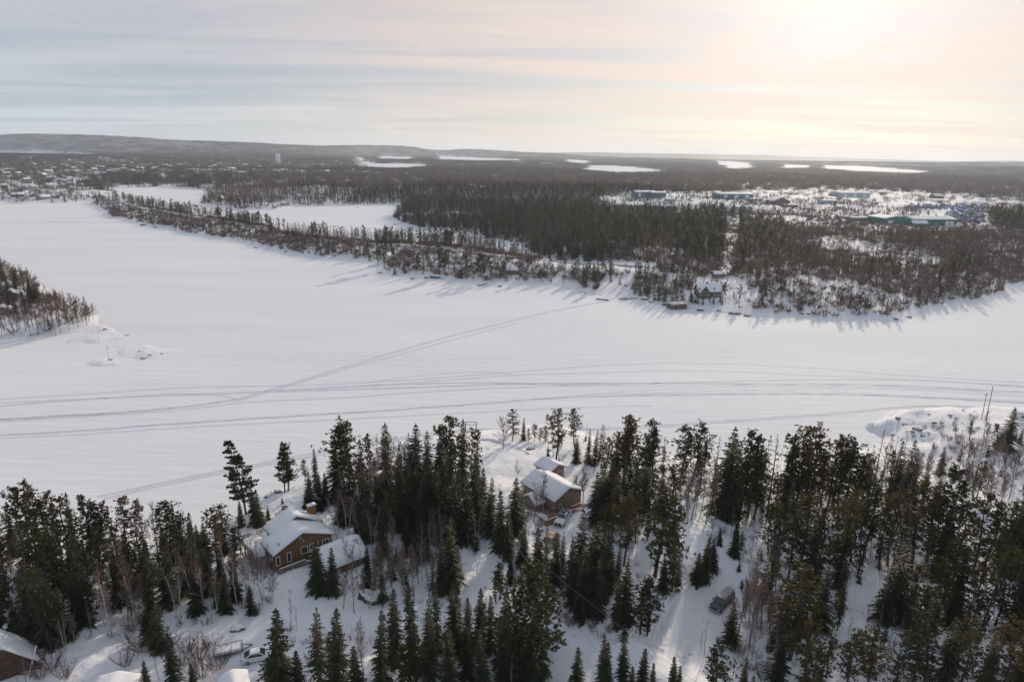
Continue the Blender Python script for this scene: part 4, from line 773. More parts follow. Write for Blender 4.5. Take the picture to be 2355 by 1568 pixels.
# ------------------------------------------------------------------ woods too many to count
def inpoly(x, y, P):
    r = np.zeros(len(x), bool); n = len(P)
    for i in range(n):
        x1, y1 = P[i]; x2, y2 = P[(i+1) % n]
        c = ((y1 > y) != (y2 > y)); r ^= c & (x < (x2-x1)*(y-y1)/((y2-y1) if y2 != y1 else 1e-9)+x1)
    return r
REG = [  # region of the photograph's ground, tree density, share of conifers, height factor
    ([(1270, 600), (1420, 600), (1500, 560), (1560, 520), (1700, 520), (1800, 522), (2000, 530), (2200, 535), (2355, 530), (2700, 520), (2700, 640), (2330, 690), (2100, 730), (1900, 740), (1750, 720), (1500, 690), (1270, 660)], 1.0, .06, .80),
    ([(900, 470), (1100, 480), (1500, 495), (1560, 530), (1470, 585), (1380, 602), (1300, 612), (1180, 570), (1090, 545), (950, 525), (900, 515)], 1.0, .58, 1.0),
    ([(1560, 485), (1690, 490), (1668, 600), (1620, 610), (1545, 560)], .9, .7, .95), ([(1700, 505), (1800, 500), (1800, 590), (1700, 600)], .7, .45, .9),
    ([(465, 440), (560, 410), (700, 400), (920, 395), (925, 440), (905, 471), (700, 476), (560, 484), (460, 476)], 1.0, .2, .9),
    ([(470, 462), (560, 470), (700, 466), (905, 462), (905, 471), (700, 476), (560, 484), (460, 476)], .8, .6, .8),
    ([(180, 396), (300, 394), (560, 390), (560, 410), (480, 440), (270, 432), (200, 425)], 1.0, .8, 1.0),
    ([(925, 400), (1350, 405), (1350, 470), (1150, 480), (925, 475)], .95, .36, .95),
    ([(1350, 392), (2355, 395), (2700, 395), (2700, 470), (2355, 462), (1960, 432), (1350, 440)], 1.0, .42, 1.0),
    ([(-400, 352), (640, 352), (830, 375), (700, 392), (300, 396), (190, 420), (155, 455), (-400, 470)], .72, .45, .75),
    # openings
    ([(1345, 474), (1390, 452), (1480, 443), (1640, 442), (1700, 437), (1960, 434), (2180, 447), (2355, 464), (2700, 470), (2700, 500), (2355, 490), (2262, 485), (2275, 500), (2240, 525), (1990, 527), (1830, 530), (1750, 502), (1640, 482), (1560, 495), (1480, 484), (1400, 486)], .34, .3, .42),
    ([(1380, 474), (1480, 470), (1540, 478), (1500, 490), (1400, 488)], .35, .9, .6), ([(1655, 455), (1735, 458), (1735, 468), (1655, 466)], .4, .9, .5),
    ([(1672, 500), (1702, 500), (1690, 600), (1678, 650), (1650, 650), (1662, 590)], .5, .05, .35),
    ([(1880, 545), (1960, 548), (2070, 572), (2170, 600), (2160, 616), (2040, 596), (1890, 566)], .30, .2, .6),
    ([(1890, 566), (2040, 596), (2160, 616), (2150, 640), (2000, 625), (1880, 592)], .8, .1, .55),
    ([(1770, 640), (1850, 636), (1960, 660), (2030, 684), (1960, 700), (1800, 690)], .5, .1, .5), ([(1590, 640), (1700, 640), (1770, 690), (1710, 712), (1600, 700)], .12, .5, .4),
    ([(1240, 598), (1510, 604), (1510, 630), (1240, 620)], .04, .2, .5), ([(1385, 640), (1465, 630), (1450, 695), (1360, 695)], .03, 0, .5), ([(1270, 640), (1340, 650), (1330, 672), (1260, 655)], .05, 0, .5),
    ([(1985, 512), (2270, 506), (2290, 532), (1985, 540)], .35, .05, .32), ([(-200, 560), (240, 690), (240, 790), (-200, 820)], .30, .08, .62),
    ([(960, 492), (1070, 487), (1080, 500), (1000, 510)], .25, .7, .8), ([(200, 440), (262, 440), (262, 455), (215, 460)], .2, .2, .4),
]
_g5 = np.random.default_rng(23)
RAIL = ground_many(np.array([(262, 462), (330, 482), (437, 501), (567, 521), (667, 533), (785, 551), (880, 564), (1006, 573), (1159, 593), (1279, 604), (1483, 614)], float), 3)[:, :2].tolist()
def scatter(r0, r1, spacing, span=46.0):
    n = int(math.radians(span*2)*.5*(r1*r1-r0*r0)/(spacing*spacing)); th = np.radians(_g5.uniform(-span, span, n)); r = np.sqrt(_g5.uniform(r0*r0, r1*r1, n))
    P = np.column_stack([r*np.sin(th), r*np.cos(th)]); return P
def choose(P, margin=3.0):
    z = height(P); k = z > 0.9
    P = P[k]; z = z[k]; px, py, d = proj(np.column_stack([P, z]))
    dens = np.full(len(P), .9); con = np.full(len(P), .5); hf = np.ones(len(P))
    for reg_, a, c, h in REG:
        m = inpoly(px, py, reg_); dens[m] = a; con[m] = c; hf[m] = h
    patch = fbm(P[:, 0], P[:, 1], 45, 3)*.6+fbm(P[:, 0]+500, P[:, 1], 330, 3)*.4; con = np.clip(con+(patch-.5)*1.9*np.where((con > .02) & (con < .98), 1, 0), 0, 1)
    open_ = fbm(P[:, 0]+300, P[:, 1], 28, 3); dens = np.where(dens < .99, np.where(open_ < .36, dens*.5, dens*1.1), np.where(open_ < .38, .3, dens))
    yard = inpoly(px, py, REG[10][0]); dens = np.where(yard, np.where(open_ > .47, .8, .06), dens); hf = np.where(yard, .5, hf)
    # a strip kept clear for the road on the causeway and the peninsula itself (built tree by tree)
    own = (px < 1340) & (py > np.interp(px, [200, 262, 320, 400, 470, 560, 640, 700, 770, 850, 960, 1060, 1160, 1250, 1340], [440, 462, 476, 488, 502, 516, 534, 545, 554, 562, 566, 574, 584, 600, 612])) & (py < 700)
    own &= ~inpoly(px, py, [(1235, 622), (1345, 636), (1345, 678), (1245, 668)]) & ~inpoly(px, py, [(1240, 598), (1340, 604), (1340, 622), (1240, 616)])
    dens = np.where(own, .7, dens); hf = np.where(own, .55, hf); con = np.where(own, .12, con)
    for (ax, ay), (bx, by) in zip(RAIL[:-1], RAIL[1:]):
        ex, ey = bx-ax, by-ay; t = np.clip(((P[:, 0]-ax)*ex+(P[:, 1]-ay)*ey)/(ex*ex+ey*ey), 0, 1); dens = np.where((P[:, 0]-ax-t*ex)**2+(P[:, 1]-ay-t*ey)**2 < 36.0, 0, dens)
    # houses and sheds keep their plots
    for (cx, cy_, rr) in PLOTS: dens = np.where((P[:, 0]-cx)**2+(P[:, 1]-cy_)**2 < rr*rr, 0, dens)
    k = _g5.random(len(P)) < dens
    return P[k], z[k], (_g5.random(len(P)) < con)[k], hf[k]
def gn_scatter(name, pts, pick, rot, scl, protos, label=None):
    """one object whose points carry instances of the prototype meshes"""
    col = bpy.data.collections.new(name+'_models')
    for i, (me, nm) in enumerate(protos):
        o = bpy.data.objects.new(f'{name}_model_{i:02d}', me); col.objects.link(o)
    me = bpy.data.meshes.new(name); me.vertices.add(len(pts)); me.vertices.foreach_set('co', np.asarray(pts, np.float32).ravel())
    for an, ty, val in (('pick', 'INT', np.asarray(pick, np.int32)), ('turn', 'FLOAT', np.asarray(rot, np.float32)), ('size', 'FLOAT', np.asarray(scl, np.float32))):
        a = me.attributes.new(an, ty, 'POINT'); a.data.foreach_set('value', val)
    o = bpy.data.objects.new(name, me); COL.objects.link(o); tag(o, label, kind='stuff')
    ng = bpy.data.node_groups.new(name, 'GeometryNodeTree'); ng.interface.new_socket('Geometry', in_out='INPUT', socket_type='NodeSocketGeometry'); ng.interface.new_socket('Geometry', in_out='OUTPUT', socket_type='NodeSocketGeometry')
    N = ng.nodes; Lk = ng.links
    gi = N.new('NodeGroupInput'); go = N.new('NodeGroupOutput'); iop = N.new('GeometryNodeInstanceOnPoints'); ci = N.new('GeometryNodeCollectionInfo')
    ci.inputs['Collection'].default_value = col; ci.inputs['Separate Children'].default_value = True; ci.inputs['Reset Children'].default_value = True
    def attr(nm, ty):
        n = N.new('GeometryNodeInputNamedAttribute'); n.data_type = ty; n.inputs['Name'].default_value = nm; return n.outputs['Attribute']
    cx = N.new('ShaderNodeCombineXYZ'); Lk.new(attr('turn', 'FLOAT'), cx.inputs[2])
    mp = N.new('GeometryNodeMeshToPoints'); Lk.new(gi.outputs[0], mp.inputs['Mesh'])
    Lk.new(mp.outputs[0], iop.inputs['Points']); Lk.new(ci.outputs[0], iop.inputs['Instance']); iop.inputs['Pick Instance'].default_value = True
    Lk.new(attr('pick', 'INT'), iop.inputs['Instance Index']); Lk.new(cx.outputs[0], iop.inputs['Rotation']); Lk.new(attr('size', 'FLOAT'), iop.inputs['Scale'])
    Lk.new(iop.outputs[0], go.inputs[0])
    md = o.modifiers.new('scatter', 'NODES'); md.node_group = ng
    return o
def join_tm(name, t, wood, leaf):
    me = t.w.mesh(name, [MT[wood], MT[leaf]]); V1 = np.zeros(len(me.vertices)*3, np.float32); me.vertices.foreach_get('co', V1)
    tris = []
    me.calc_loop_triangles()
    for lt in me.loop_triangles: tris.append(tuple(lt.vertices))
    L = np.array(t.V, np.float32).reshape(-1, 3); n = len(V1)//3
    VV = np.vstack([V1.reshape(-1, 3), L]); FF = np.vstack([np.array(tris), np.arange(len(L)).reshape(-1, 3)+n])
    return raw_mesh(name, VV, FF, [MT[wood], MT[leaf]], mi=np.r_[np.zeros(len(tris)), np.ones(len(L)//3)].astype(int)), VV, FF, np.r_[np.zeros(len(tris)), np.ones(len(L)//3)].astype(int)
# middle distance: single trees
con1 = [join_tm('wood_conifer', spruce(300+i, 13, 1.9+.3*(i % 2), 13, 5, base=.05, seg=.7, leafw=.42, sides=3), 'bark', 'spruce')[0] for i in range(3)]
con1 += [join_tm('wood_pine', jackpine(310+i, 13, 2.0, 18, .3, tn=3, tr=.9, sides=3, tw=.26), 'bark', 'wpine')[0] for i in range(2)]
bar1 = [join_tm('wood_bare', bare(320+i, 11, 1, .1, 12, 3, 3, .24, .65, .38, .12, 3), 'greybark', 'twig')[0] for i in range(4)]
con2 = [join_tm('fc', spruce(330+i, 13, 2.1, 7, 5, base=.08, seg=1.6, leafw=.7, sides=3), 'bark', 'spruce')[1:] for i in range(3)]
def bare_far(seed, h=11.0):
    rg = random.Random(seed); t = TM(); t.w.tube((0, 0, 0), (0, 0, h*.9), .11, .02, 3, cap=False)
    for _ in range(26):
        u = rg.uniform(.35, .9); a = rg.random()*6.28; an = rg.uniform(.15, .8); d = v3(math.cos(a)*math.sin(an), math.sin(a)*math.sin(an), math.cos(an)); L = h*.34*(1.1-u*.6)
        c = v3(0, 0, u*h)+d*v3(1, 1, 0)*rg.uniform(0, .6); s = unit(v3(rg.gauss(0, 1), rg.gauss(0, 1), rg.gauss(0, 1)))*.16; t.tri(c-s, c+s, c+d*L)
    return t
bar2 = [join_tm('fb', bare_far(340+i), 'greybark', 'twig')[1:] for i in range(4)]
def patch_mesh(name, side, spacing, share, seed, lod):
    """a square of wood, joined"""
    rg = random.Random(seed); n = max(2, int(side/spacing)); Vs = []; Fs = []; Ms = []; o = 0
    for i in range(n):
        for j in range(n):
            if rg.random() < .08: continue
            isc = rg.random() < share; src = rg.choice(con2 if isc else bar2); V_, F_, M_ = src
            s = rg.uniform(.7, 1.15); a = rg.random()*6.28; c_, s_ = math.cos(a), math.sin(a)
            Q = V_.copy()*s; Q = np.column_stack([Q[:, 0]*c_-Q[:, 1]*s_, Q[:, 0]*s_+Q[:, 1]*c_, Q[:, 2]])
            if lod: Q[:, :2] *= 1.25
            Q += np.array([(i+.5+rg.uniform(-.5, .5))*spacing-side/2, (j+.5+rg.uniform(-.5, .5))*spacing-side/2, -.8])
            Vs.append(Q); Fs.append(F_+o); Ms.append(M_+(2 if isc else 0)); o += len(Q)
    return raw_mesh(name, np.vstack(Vs), np.vstack(Fs), [MT['greybark'], MT['twig'], MT['bark'], MT['spruce']], mi=np.concatenate(Ms))
def isle_points():
    P = scatter(200, 430, 2.4, 60); P = P[P[:, 0] < -120]; return P[sdf(P, ISLE) > 2.5]
def woods():
    P, z, c, hf = choose(np.vstack([isle_points(), scatter(400, 800, 3.2), scatter(800, 1250, 3.9)]))
    Q = np.vstack([scatter(380, 700, 4.8), scatter(700, 1000, 5.5)]); Q, qz, qc, qh = choose(Q); n0 = len(P); P = np.vstack([P, Q]); z = np.r_[z, qz]; c = np.r_[c, qc]; hf = np.r_[hf, qh]
    n = len(P); low = (_g5.random(n) < .2) | (np.arange(n) >= n0); pick = np.where(c, _g5.integers(0, 5, n), 5+_g5.integers(0, 4, n)); pick = np.where(low, 9+_g5.integers(0, 2, n), pick); size = np.where(low, _g5.uniform(.7, 1.5, n), hf*_g5.uniform(.62, 1.12, n)); thick_ = [join_tm('thicket', shrub(650+i, 2.9, 18, .85, .075), 'twig', 'twig' if i else 'redtwig')[0] for i in range(2)]
    gn_scatter('woodland', np.column_stack([P, z-.15]), pick, _g5.uniform(0, 6.28, n), size, [(m, '') for m in con1+bar1+thick_], 'dense winter woodland covering the far shore and the hills behind it')
    shares = [.05, .25, .45, .65, .9]
    pm = [patch_mesh(f'wp{i}{k}', 22, 4.6, s, 400+i*3+k, 0) for i, s in enumerate(shares) for k in range(2)]
    P, z, c, hf = choose(scatter(1250, 3300, 19.0)); n = len(P)
    fr = np.clip(np.where(c, .62, .28)+_g5.normal(0, .18, n), 0, .99); pick = (fr*5).astype(int)*2+_g5.integers(0, 2, n)
    gn_scatter('distant_forest', np.column_stack([P, z]), pick, _g5.uniform(0, 6.28, n), hf*_g5.uniform(.8, 1.08, n), [(m, '') for m in pm], 'continuous grey-brown forest beyond the far shore reaching to the lakes')
    pm2 = [patch_mesh(f'wq{i}', 90, 9.5, s, 500+i, 1) for i, s in enumerate((.12, .5, .9))]
    P = scatter(3300, 11000, 84.0); P = P[height(P) > 1.2]; z = height(P); n = len(P)
    gn_scatter('horizon_forest', np.column_stack([P, z]), np.clip(((fbm(P[:, 0], P[:, 1], 900, 3)-.5)*4+1.5+_g5.normal(0, .4, n)).astype(int), 0, 2), _g5.uniform(0, 6.28, n), _g5.uniform(.8, 1.25, n), [(m, '') for m in pm2], 'hazy forest on low ridges between the frozen lakes at the horizon')
    # scrub and saplings under the near trees
    n = 2800; px = _g5.uniform(-60, 2420, n); py = _g5.uniform(1010, 1600, n)
    k = _g5.random(n) < np.where(px > 1700, 1.0, np.where((px > 760) & (px < 1130) & (py < 1300), .9, .55)); px = px[k]; py = py[k]
    for q in CLEAR: m = ~inpoly(px, py, q); px = px[m]; py = py[m]
    B = ground_many(np.column_stack([px, py])); B = B[B[:, 2] > 1.0]
    for (cx, cy_, rr) in PLOTS: B = B[(B[:, 0]-cx)**2+(B[:, 1]-cy_)**2 > rr*rr]
    n = len(B)
    sc_ = [join_tm('scrub', shrub(600+i, 1.3, 12, .6, .018), 'twig', 'twig' if i else 'redtwig')[0] for i in range(3)]+[join_tm('sapling', bare(610+i, 5, 1, .1, 9, 3, 3, .3, .6, .3, .018, 3), 'greybark', 'twig')[0] for i in range(2)]+[join_tm('seedling', spruce(620, 2.6, .75, 10, 5, seg=.2, leafw=.12, sides=3), 'bark', 'spruce')[0]]
    gn_scatter('undergrowth', B-np.array([0, 0, .05]), _g5.choice(6, n, p=[.2, .2, .2, .17, .15, .08]), _g5.uniform(0, 6.28, n), _g5.uniform(.6, 1.3, n), [(m, '') for m in sc_], 'leafless scrub and saplings poking through the snow under the near trees')

# ------------------------------------------------------------------ buildings
PLOTS = []
def plot(x, y, r): PLOTS.append((x, y, r))
def snow_cap(name, parent, u0, u1, v0, v1, base, thick, nu=14, nv=14, seed=0, edge=.55, m=None):
    """soft blanket of snow on a surface z = base(u, v)"""
    us = np.linspace(u0, u1, nu); vs = np.linspace(v0, v1, nv); U, Vv = np.meshgrid(us, vs, indexing='ij')
    B = np.vectorize(base)(U, Vv); d = np.minimum(np.minimum(U-u0, u1-U), np.minimum(Vv-v0, v1-Vv)); e = np.sqrt(np.clip(1-(1-np.clip(d/edge, 0, 1))**2, 0, 1))
    nz = fbm(U+seed*7.7, Vv+seed*3.1, 2.6, 3)
    T = B+.03+thick*(.35+.65*e)*(.72+.55*nz)
    T = np.where(d <= 1e-6, B+.03+thick*.35, T)
    n = nu*nv; V_ = np.vstack([np.column_stack([U.ravel(), Vv.ravel(), T.ravel()]), np.column_stack([U.ravel(), Vv.ravel(), B.ravel()+.004])])
    ix = lambda i, j: i*nv+j
    F_ = [(ix(i, j), ix(i+1, j), ix(i+1, j+1), ix(i, j+1)) for i in range(nu-1) for j in range(nv-1)]
    rim = [ix(i, 0) for i in range(nu)]+[ix(nu-1, j) for j in range(1, nv)]+[ix(i, nv-1) for i in range(nu-2, -1, -1)]+[ix(0, j) for j in range(nv-2, 0, -1)]
    F_ += [(rim[(k+1) % len(rim)], rim[k], rim[k]+n, rim[(k+1) % len(rim)]+n) for k in range(len(rim))]
    return raw(name, V_, F_, m or MT['snow'], parent, smooth=True)
def gable(root, x0, x1, y0, y1, zb, zeL, zr, zeR=None, xr=None, over=.45, thick=.4, wall='tan', roof='shingle', snow=True, nu=17, nv=13, seed=0, part='wall', swap=False, overy=None):
    """walls with a pitched roof; the ridge runs along local y"""
    zeR = zeL if zeR is None else zeR; xr = (x0+x1)/2 if xr is None else xr; oy = over if overy is None else overy
    sL = (zr-zeL)/(xr-x0); sR = (zr-zeR)/(x1-xr)
    b = lambda u, v=0: zr-(sL*(xr-u) if u < xr else sR*(u-xr))
    P = [(x0, y0, zb), (x1, y0, zb), (x1, y0, zeR-.06), (xr, y0, zr-.06), (x0, y0, zeL-.06)]
    w = MB().prism(P, (0, y1-y0, 0)).build(part, MT[wall], root)
    t = .16; a0, a1, c0, c1 = x0-over, x1+over, y0-oy, y1+oy
    r = MB().prism([(a0, c0, b(a0)), (xr, c0, zr), (xr, c0, zr-t), (a0, c0, b(a0)-t)], (0, c1-c0, 0)).prism([(xr+.002, c0, zr), (a1, c0, b(a1)), (a1, c0, b(a1)-t), (xr+.002, c0, zr-t)], (0, c1-c0, 0))
    ro = r.build('roof', MT[roof], root)
    if snow: snow_cap('snow_blanket', ro, a0+.02, a1-.02, c0+.02, c1-.02, b, thick, nu, nv, seed)
    return w, ro, b
def window(root, face, p, w, h, frame='white', mull=0, name='window', fw=.10, pane='glass'):
    """framed window; face is the outward axis, p the centre on the wall plane"""
    x, y, z = p; s = 1 if face[0] == '+' else -1; f = MB(); g = MB()
    def bar(a0, a1, z0, z1, d0, d1, m):
        lo, hi = sorted((d0*s, d1*s))
        if face[1] == 'y': m.box(x+a0, x+a1, y+lo, y+hi, z+z0, z+z1)
        else: m.box(x+lo, x+hi, y+a0, y+a1, z+z0, z+z1)
    bar(-w/2-fw, w/2+fw, h/2, h/2+fw, -.05, .07, f); bar(-w/2-fw, w/2+fw, -h/2-fw, -h/2, -.05, .09, f)
    bar(-w/2-fw, -w/2, -h/2, h/2, -.05, .068, f); bar(w/2, w/2+fw, -h/2, h/2, -.05, .068, f)
    for k in range(mull): q = -w/2+w*(k+1)/(mull+1); bar(q-fw*.35, q+fw*.35, -h/2, h/2, -.04, .05, f)
    o = f.build(name, MT[frame], root); bar(-w/2, w/2, -h/2, h/2, -.03, .025, g); g.build('pane', MT[pane], o); return o
def rail(root, pts, z, h=1.0, step=1.6, snow=True, wood='greywood', mids=2, name='railing', pw=.11):
    """posts and rails along a line; each post its own part"""
    r = MB(); sn = MB(); px = []
    for (a, b) in zip(pts[:-1], pts[1:]):
        a = Vector(a if len(a) == 3 else (*a, z)); b = Vector(b if len(b) == 3 else (*b, z)); L = (b-a).length; n = max(1, round(L/step))
        r.beam(a+Vector((0, 0, h)), b+Vector((0, 0, h)), .14, .07)
        for k in range(mids): q = h*(k+1)/(mids+1.0); r.beam(a+Vector((0, 0, q)), b+Vector((0, 0, q)), .05, .12)
        if snow: sn.beam(a+Vector((0, 0, h+.09)), b+Vector((0, 0, h+.09)), .17, .11)
        for k in range(n+1): px.append(a.lerp(b, k/n))
    o = r.build(name, MT[wood], root)
    done = []
    for p in px:
        if any((p-q).length < .3 for q in done): continue
        done.append(p); MB().box(p.x-pw/2, p.x+pw/2, p.y-pw/2, p.y+pw/2, p.z-.15, p.z+h-.04).build('post', MT[wood], o)
    if snow: sn.build('snow_cap', MT['snow'], o, bevel=.04)
    return o
R_ = math.radians

# --- brown cabin
c = thing('cabin', 'large brown cedar cabin under a deep snow roof beside the lake', 'cabin', (-41.2, 107.6, 8.0), R_(41)); plot(-38, 115.5, 9)
gable(c, .5, 11.3, .5, 5.3, -2.6, 3.0, 5.3, xr=5.6, wall='cedar', thick=.42, seed=1, over=.55)
gable(c, 2.3, 11.302, 5.302, 8.6, -2.6, 4.0, 6.0, zeR=3.5, xr=6.7, wall='cedar', thick=.45, seed=2, part='lakeside_wall', over=.55, overy=.3)
for X, w, h, mu in ((.95, .55, 1.6, 0), (3.0, .6, 1.7, 0), (5.9, 1.05, 1.25, 0), (7.75, 1.5, 1.3, 2), (10.1, 1.2, 1.15, 1)): window(c, '-y', (X, .5, 1.25 if h > 1.4 else 1.55), w, h, mull=mu)
window(c, '-x', (.5, 2.6, 1.4), 1.2, 1.1, mull=1); window(c, '-x', (.5, 4.2, -1.0), 1.0, 1.0)
ch = MB().box(10.0, 11.5, 7.0, 7.9, 1.0, 5.9).build('chimney', MT['brick'], c); MB().box(9.9, 11.6, 6.9, 8.0, 5.9, 6.02).build('cap', MT['greywood'], ch); snow_cap('snow_cap', ch, 9.92, 11.58, 6.92, 7.98, lambda u, v: 6.02, .25, 6, 6, edge=.25)
MB().tube((10.8, 7.4, 6.0), (10.8, 7.4, 6.5), .13, .13, 8).build('flue', MT['metal'], ch)
MB().box(5.75, 5.95, .38, .5, 3.3, 3.6).build('porch_lamp', MT['white'], c); MB().tube((5.3, .42, 4.35), (5.3, .3, 4.25), .22, .25, 10).build('gable_vent', MT['white'], c)
MB().path([(1.4, 1.0, 3.5), (1.4, 1.0, 4.15)], [.05, .05], 5).tube((1.4, .95, 4.15), (1.4, .85, 4.3), .05, .28, 8).build('satellite_dish', MT['metal'], c)
dk = MB().box(-1.5, 2.29, 2.6, 13.0, .15, .33).box(2.292, 9.0, 8.95, 13.0, .15, .33).build('deck', MT['greywood'], c); snow_cap('deck_snow', dk, -1.45, 2.2, 5.0, 12.9, lambda u, v: .33, .25, 8, 14, seed=4)
snow_cap('deck_snow', dk, 2.3, 8.9, 9.0, 12.9, lambda u, v: .33, .25, 10, 8, seed=5)
for X, Y in ((-1.4, 2.8), (-1.4, 5.3), (-1.4, 7.8), (-1.4, 10.3), (-1.4, 12.8), (2.0, 12.8), (1.8, 5.4), (5.5, 12.8), (8.8, 12.8)): MB().box(X-.1, X+.1, Y-.1, Y+.1, -5.5, .15).build('deck_post', MT['greywood'], c)
for Y in (2.8, 5.3, 7.8, 10.3): MB().beam((-1.45, Y, -3.0), (-1.45, Y+2.5, .1), .08, .14).build('brace', MT['greywood'], c)
rail(c, [(-1.45, 2.7), (-1.45, 12.9), (8.9, 12.9)], .33, 1.0)
pd = MB().box(.3, 5.3, -1.3, .45, -.42, -.28).build('porch', MT['greywood'], c); rail(c, [(.4, -1.25), (5.2, -1.25)], -.28, .95, mids=3); rail(c, [(5.25, -1.2), (6.0, -2.4)], -.4, .9, mids=3)
rail(c, [(6.2, -.5), (9.4, -.2), (10.6, -1.2)], -.35, .9, mids=2)
MB().box(4.9, 6.6, -2.5, -1.6, -.85, -.6).build('step', MT['greywood'], c); MB().box(.35, 5.2, -1.28, -1.2, -1.6, -.42).build('porch_skirt', MT['greywood'], c)
for i in range(3): MB().beam((-.2+i*.35, .2+i*.5, -2.6), (.4+i*.4, 1.6, -.6), .08, .16).build('brace', MT['brownwood'], c)

# --- garage of the brown cabin
g = thing('garage', 'snow-roofed brown garage standing in front of the brown cabin', 'garage', (-31.6, 106.3, 7.0), R_(41)); plot(-31.5, 111.5, 6.5)
gable(g, .5, 7.4, .5, 7.9, -2.0, 2.0, 4.1, wall='cedar', thick=.5, seed=6, over=.5) if False else None
def gable_x(root, x0, x1, y0, y1, zb, ze, zr, **k):
    """ridge along local x: build in a turned child frame"""
    t = bpy.data.objects.new('shell', None); COL.objects.link(t); t.parent = root; t.rotation_euler = (0, 0, R_(-90)); return t
# ridge along x: use a frame turned by -90 degrees (local y of the frame = x of the garage)
bpy.data.objects.remove(g); g = thing('garage', 'snow-roofed brown garage standing in front of the brown cabin', 'garage', (-31.6-7.8*.656, 106.3+7.8*.755, 7.0), R_(41-90))
gable(g, .5, 7.3, .5, 8.0, -2.0, 2.0, 3.9, wall='cedar', thick=.5, seed=6, over=.5)
window(g, '-y', (2.0, .5, 1.0), .9, 1.9, name='door', pane='white'); window(g, '-y', (4.6, .5, .95), 2.3, 1.9, name='garage_door', pane='white')
lad = MB(); lad.beam((7.45, 1.6, -.3), (7.4, 1.6, 2.2), .05, .07).beam((7.45, 2.1, -.3), (7.4, 2.1, 2.2), .05, .07)
ld = thing('ladder', 'snowy ladder leaning on the wall of the brown garage', 'ladder', (0, 0, 0)); ld.matrix_world = Matrix.Translation(g.location) @ Matrix.Rotation(g.rotation_euler.z, 4, 'Z')
MB().beam((8.3, 2.0, -.4), (7.55, 2.0, 2.1), .06, .08).build('side_rail', MT['white'], ld); MB().beam((8.3, 2.5, -.4), (7.55, 2.5, 2.1), .06, .08).build('side_rail', MT['white'], ld)
for i in range(7): q = i/6.5+.05; MB().box(8.3-.75*q-.06, 8.3-.75*q+.06, 2.03, 2.47, -.4+2.5*q-.04, -.4+2.5*q+.05).build('rung', MT['white'], ld)
MB().tube((5.6, 7.2, 2.6), (5.6, 7.2, 4.3), .12, .12, 8).tube((5.6, 7.2, 4.3), (5.6, 7.2, 4.45), .2, .2, 8).build('stovepipe', MT['metal'], g)
for k, (dx, dy) in enumerate(((.55, -.5), (1.15, -.65))):
    q = Matrix.Translation(g.location) @ Matrix.Rotation(g.rotation_euler.z, 4, 'Z') @ Vector((3.0+dx, dy, 0)); z = 6.95
    b_ = thing('blue_bin', ['taller blue plastic bin by the garage door', 'smaller blue plastic bin at the garage corner'][k], 'bin', (q.x, q.y, z), .3*k, group='blue bins by the garage')
    s = 1.0-.25*k; MB().tube((0, 0, 0), (0, 0, .8*s), .30*s, .36*s, 8).build('tub', MT['blue'], b_); MB().tube((0, 0, .8*s), (0, 0, .88*s), .39*s, .36*s, 8).build('lid', MT['blue'], b_)

# --- tan house
h = thing('house', 'tan house with a long snow-covered roof behind the white pickup', 'house', (*G(1276, 1152.4, 10.2)[:2], 6.0), R_(39)); plot(9.5, 137.5, 8.5)
gable(h, .5, 8.1, .5, 10.8, -2.2, 4.2, 5.9, xr=4.2, wall='tan', thick=.42, seed=8, over=.55)
window(h, '-y', (6.9, .5, 3.1), .7, .95); window(h, '-y', (2.0, .5, 2.2), .7, .9, mull=1); window(h, '-x', (.5, 1.2, 2.6), .8, 1.0, mull=1); window(h, '-x', (.5, 8.6, 2.8), 1.1, 1.2, mull=1)
# entry wing with its own small gable on the near side
wg = bpy.data.objects.new('entry_wing', None); COL.objects.link(wg); wg.parent = h; wg.location = (.48, 3.6, 0); wg.rotation_euler = (0, 0, R_(90))
gable(wg, 0, 4.2, .0, 2.6, -2.2, 2.7, 4.0, wall='tan', thick=.35, seed=9, over=.4, part='wing_wall')
window(wg, '+y', (2.9, 2.6, 2.0), .8, 1.5, name='door', pane='brownwood'); window(wg, '+y', (1.0, 2.6, 1.7), .7, 1.0)
fd = MB().box(-4.6, 8.0, -2.6, -.2, 1.2, 1.38).build('front_deck', MT['redwood'], h)
rail(h, [(-4.5, 6.5), (-4.5, -2.5), (1.2, -2.5), (1.2, -1.4)], 1.38, 1.0, wood='greywood', snow=True, mids=3)
rail(h, [(1.6, -2.5), (3.4, -2.5, 1.38), (5.0, -3.2, 1.1)], 1.38, 1.0, wood='redwood', snow=True, mids=4); rail(h, [(3.6, -1.3), (5.6, -1.3), (6.9, -2.5), (8.4, -2.4)], 1.38, 1.0, wood='redwood', snow=True, mids=4)
MB().box(6.9, 8.4, -2.7, -2.62, -.4, 2.1).build('board_panel', MT['redwood'], h)
MB().box(-4.6, 1.3, -2.62, -2.55, -1.6, 1.2).build('deck_skirt', MT['redwood'], h); MB().box(-4.62, -4.55, -2.5, 6.5, -2.4, 1.2).build('deck_skirt', MT['redwood'], h); MB().box(-4.55, -.1, -.2, 6.4, 1.2, 1.36).build('side_deck', MT['greywood'], h)
rail(h, [(9.2, 4.0), (9.2, 12.0), (11.0, 14.5), (8.8, 16.0)], .3, 1.0, step=1.5, mids=1, snow=False, wood='greywood'); MB().box(8.66, 9.3, 3.9, 12.0, .1, .3).build('lakeside_deck', MT['greywood'], h); rail(h, [(-.6, 9.4), (-.6, 11.6), (2.5, 11.8)], 1.6, 1.0, mids=0, snow=False, wood='shingle')
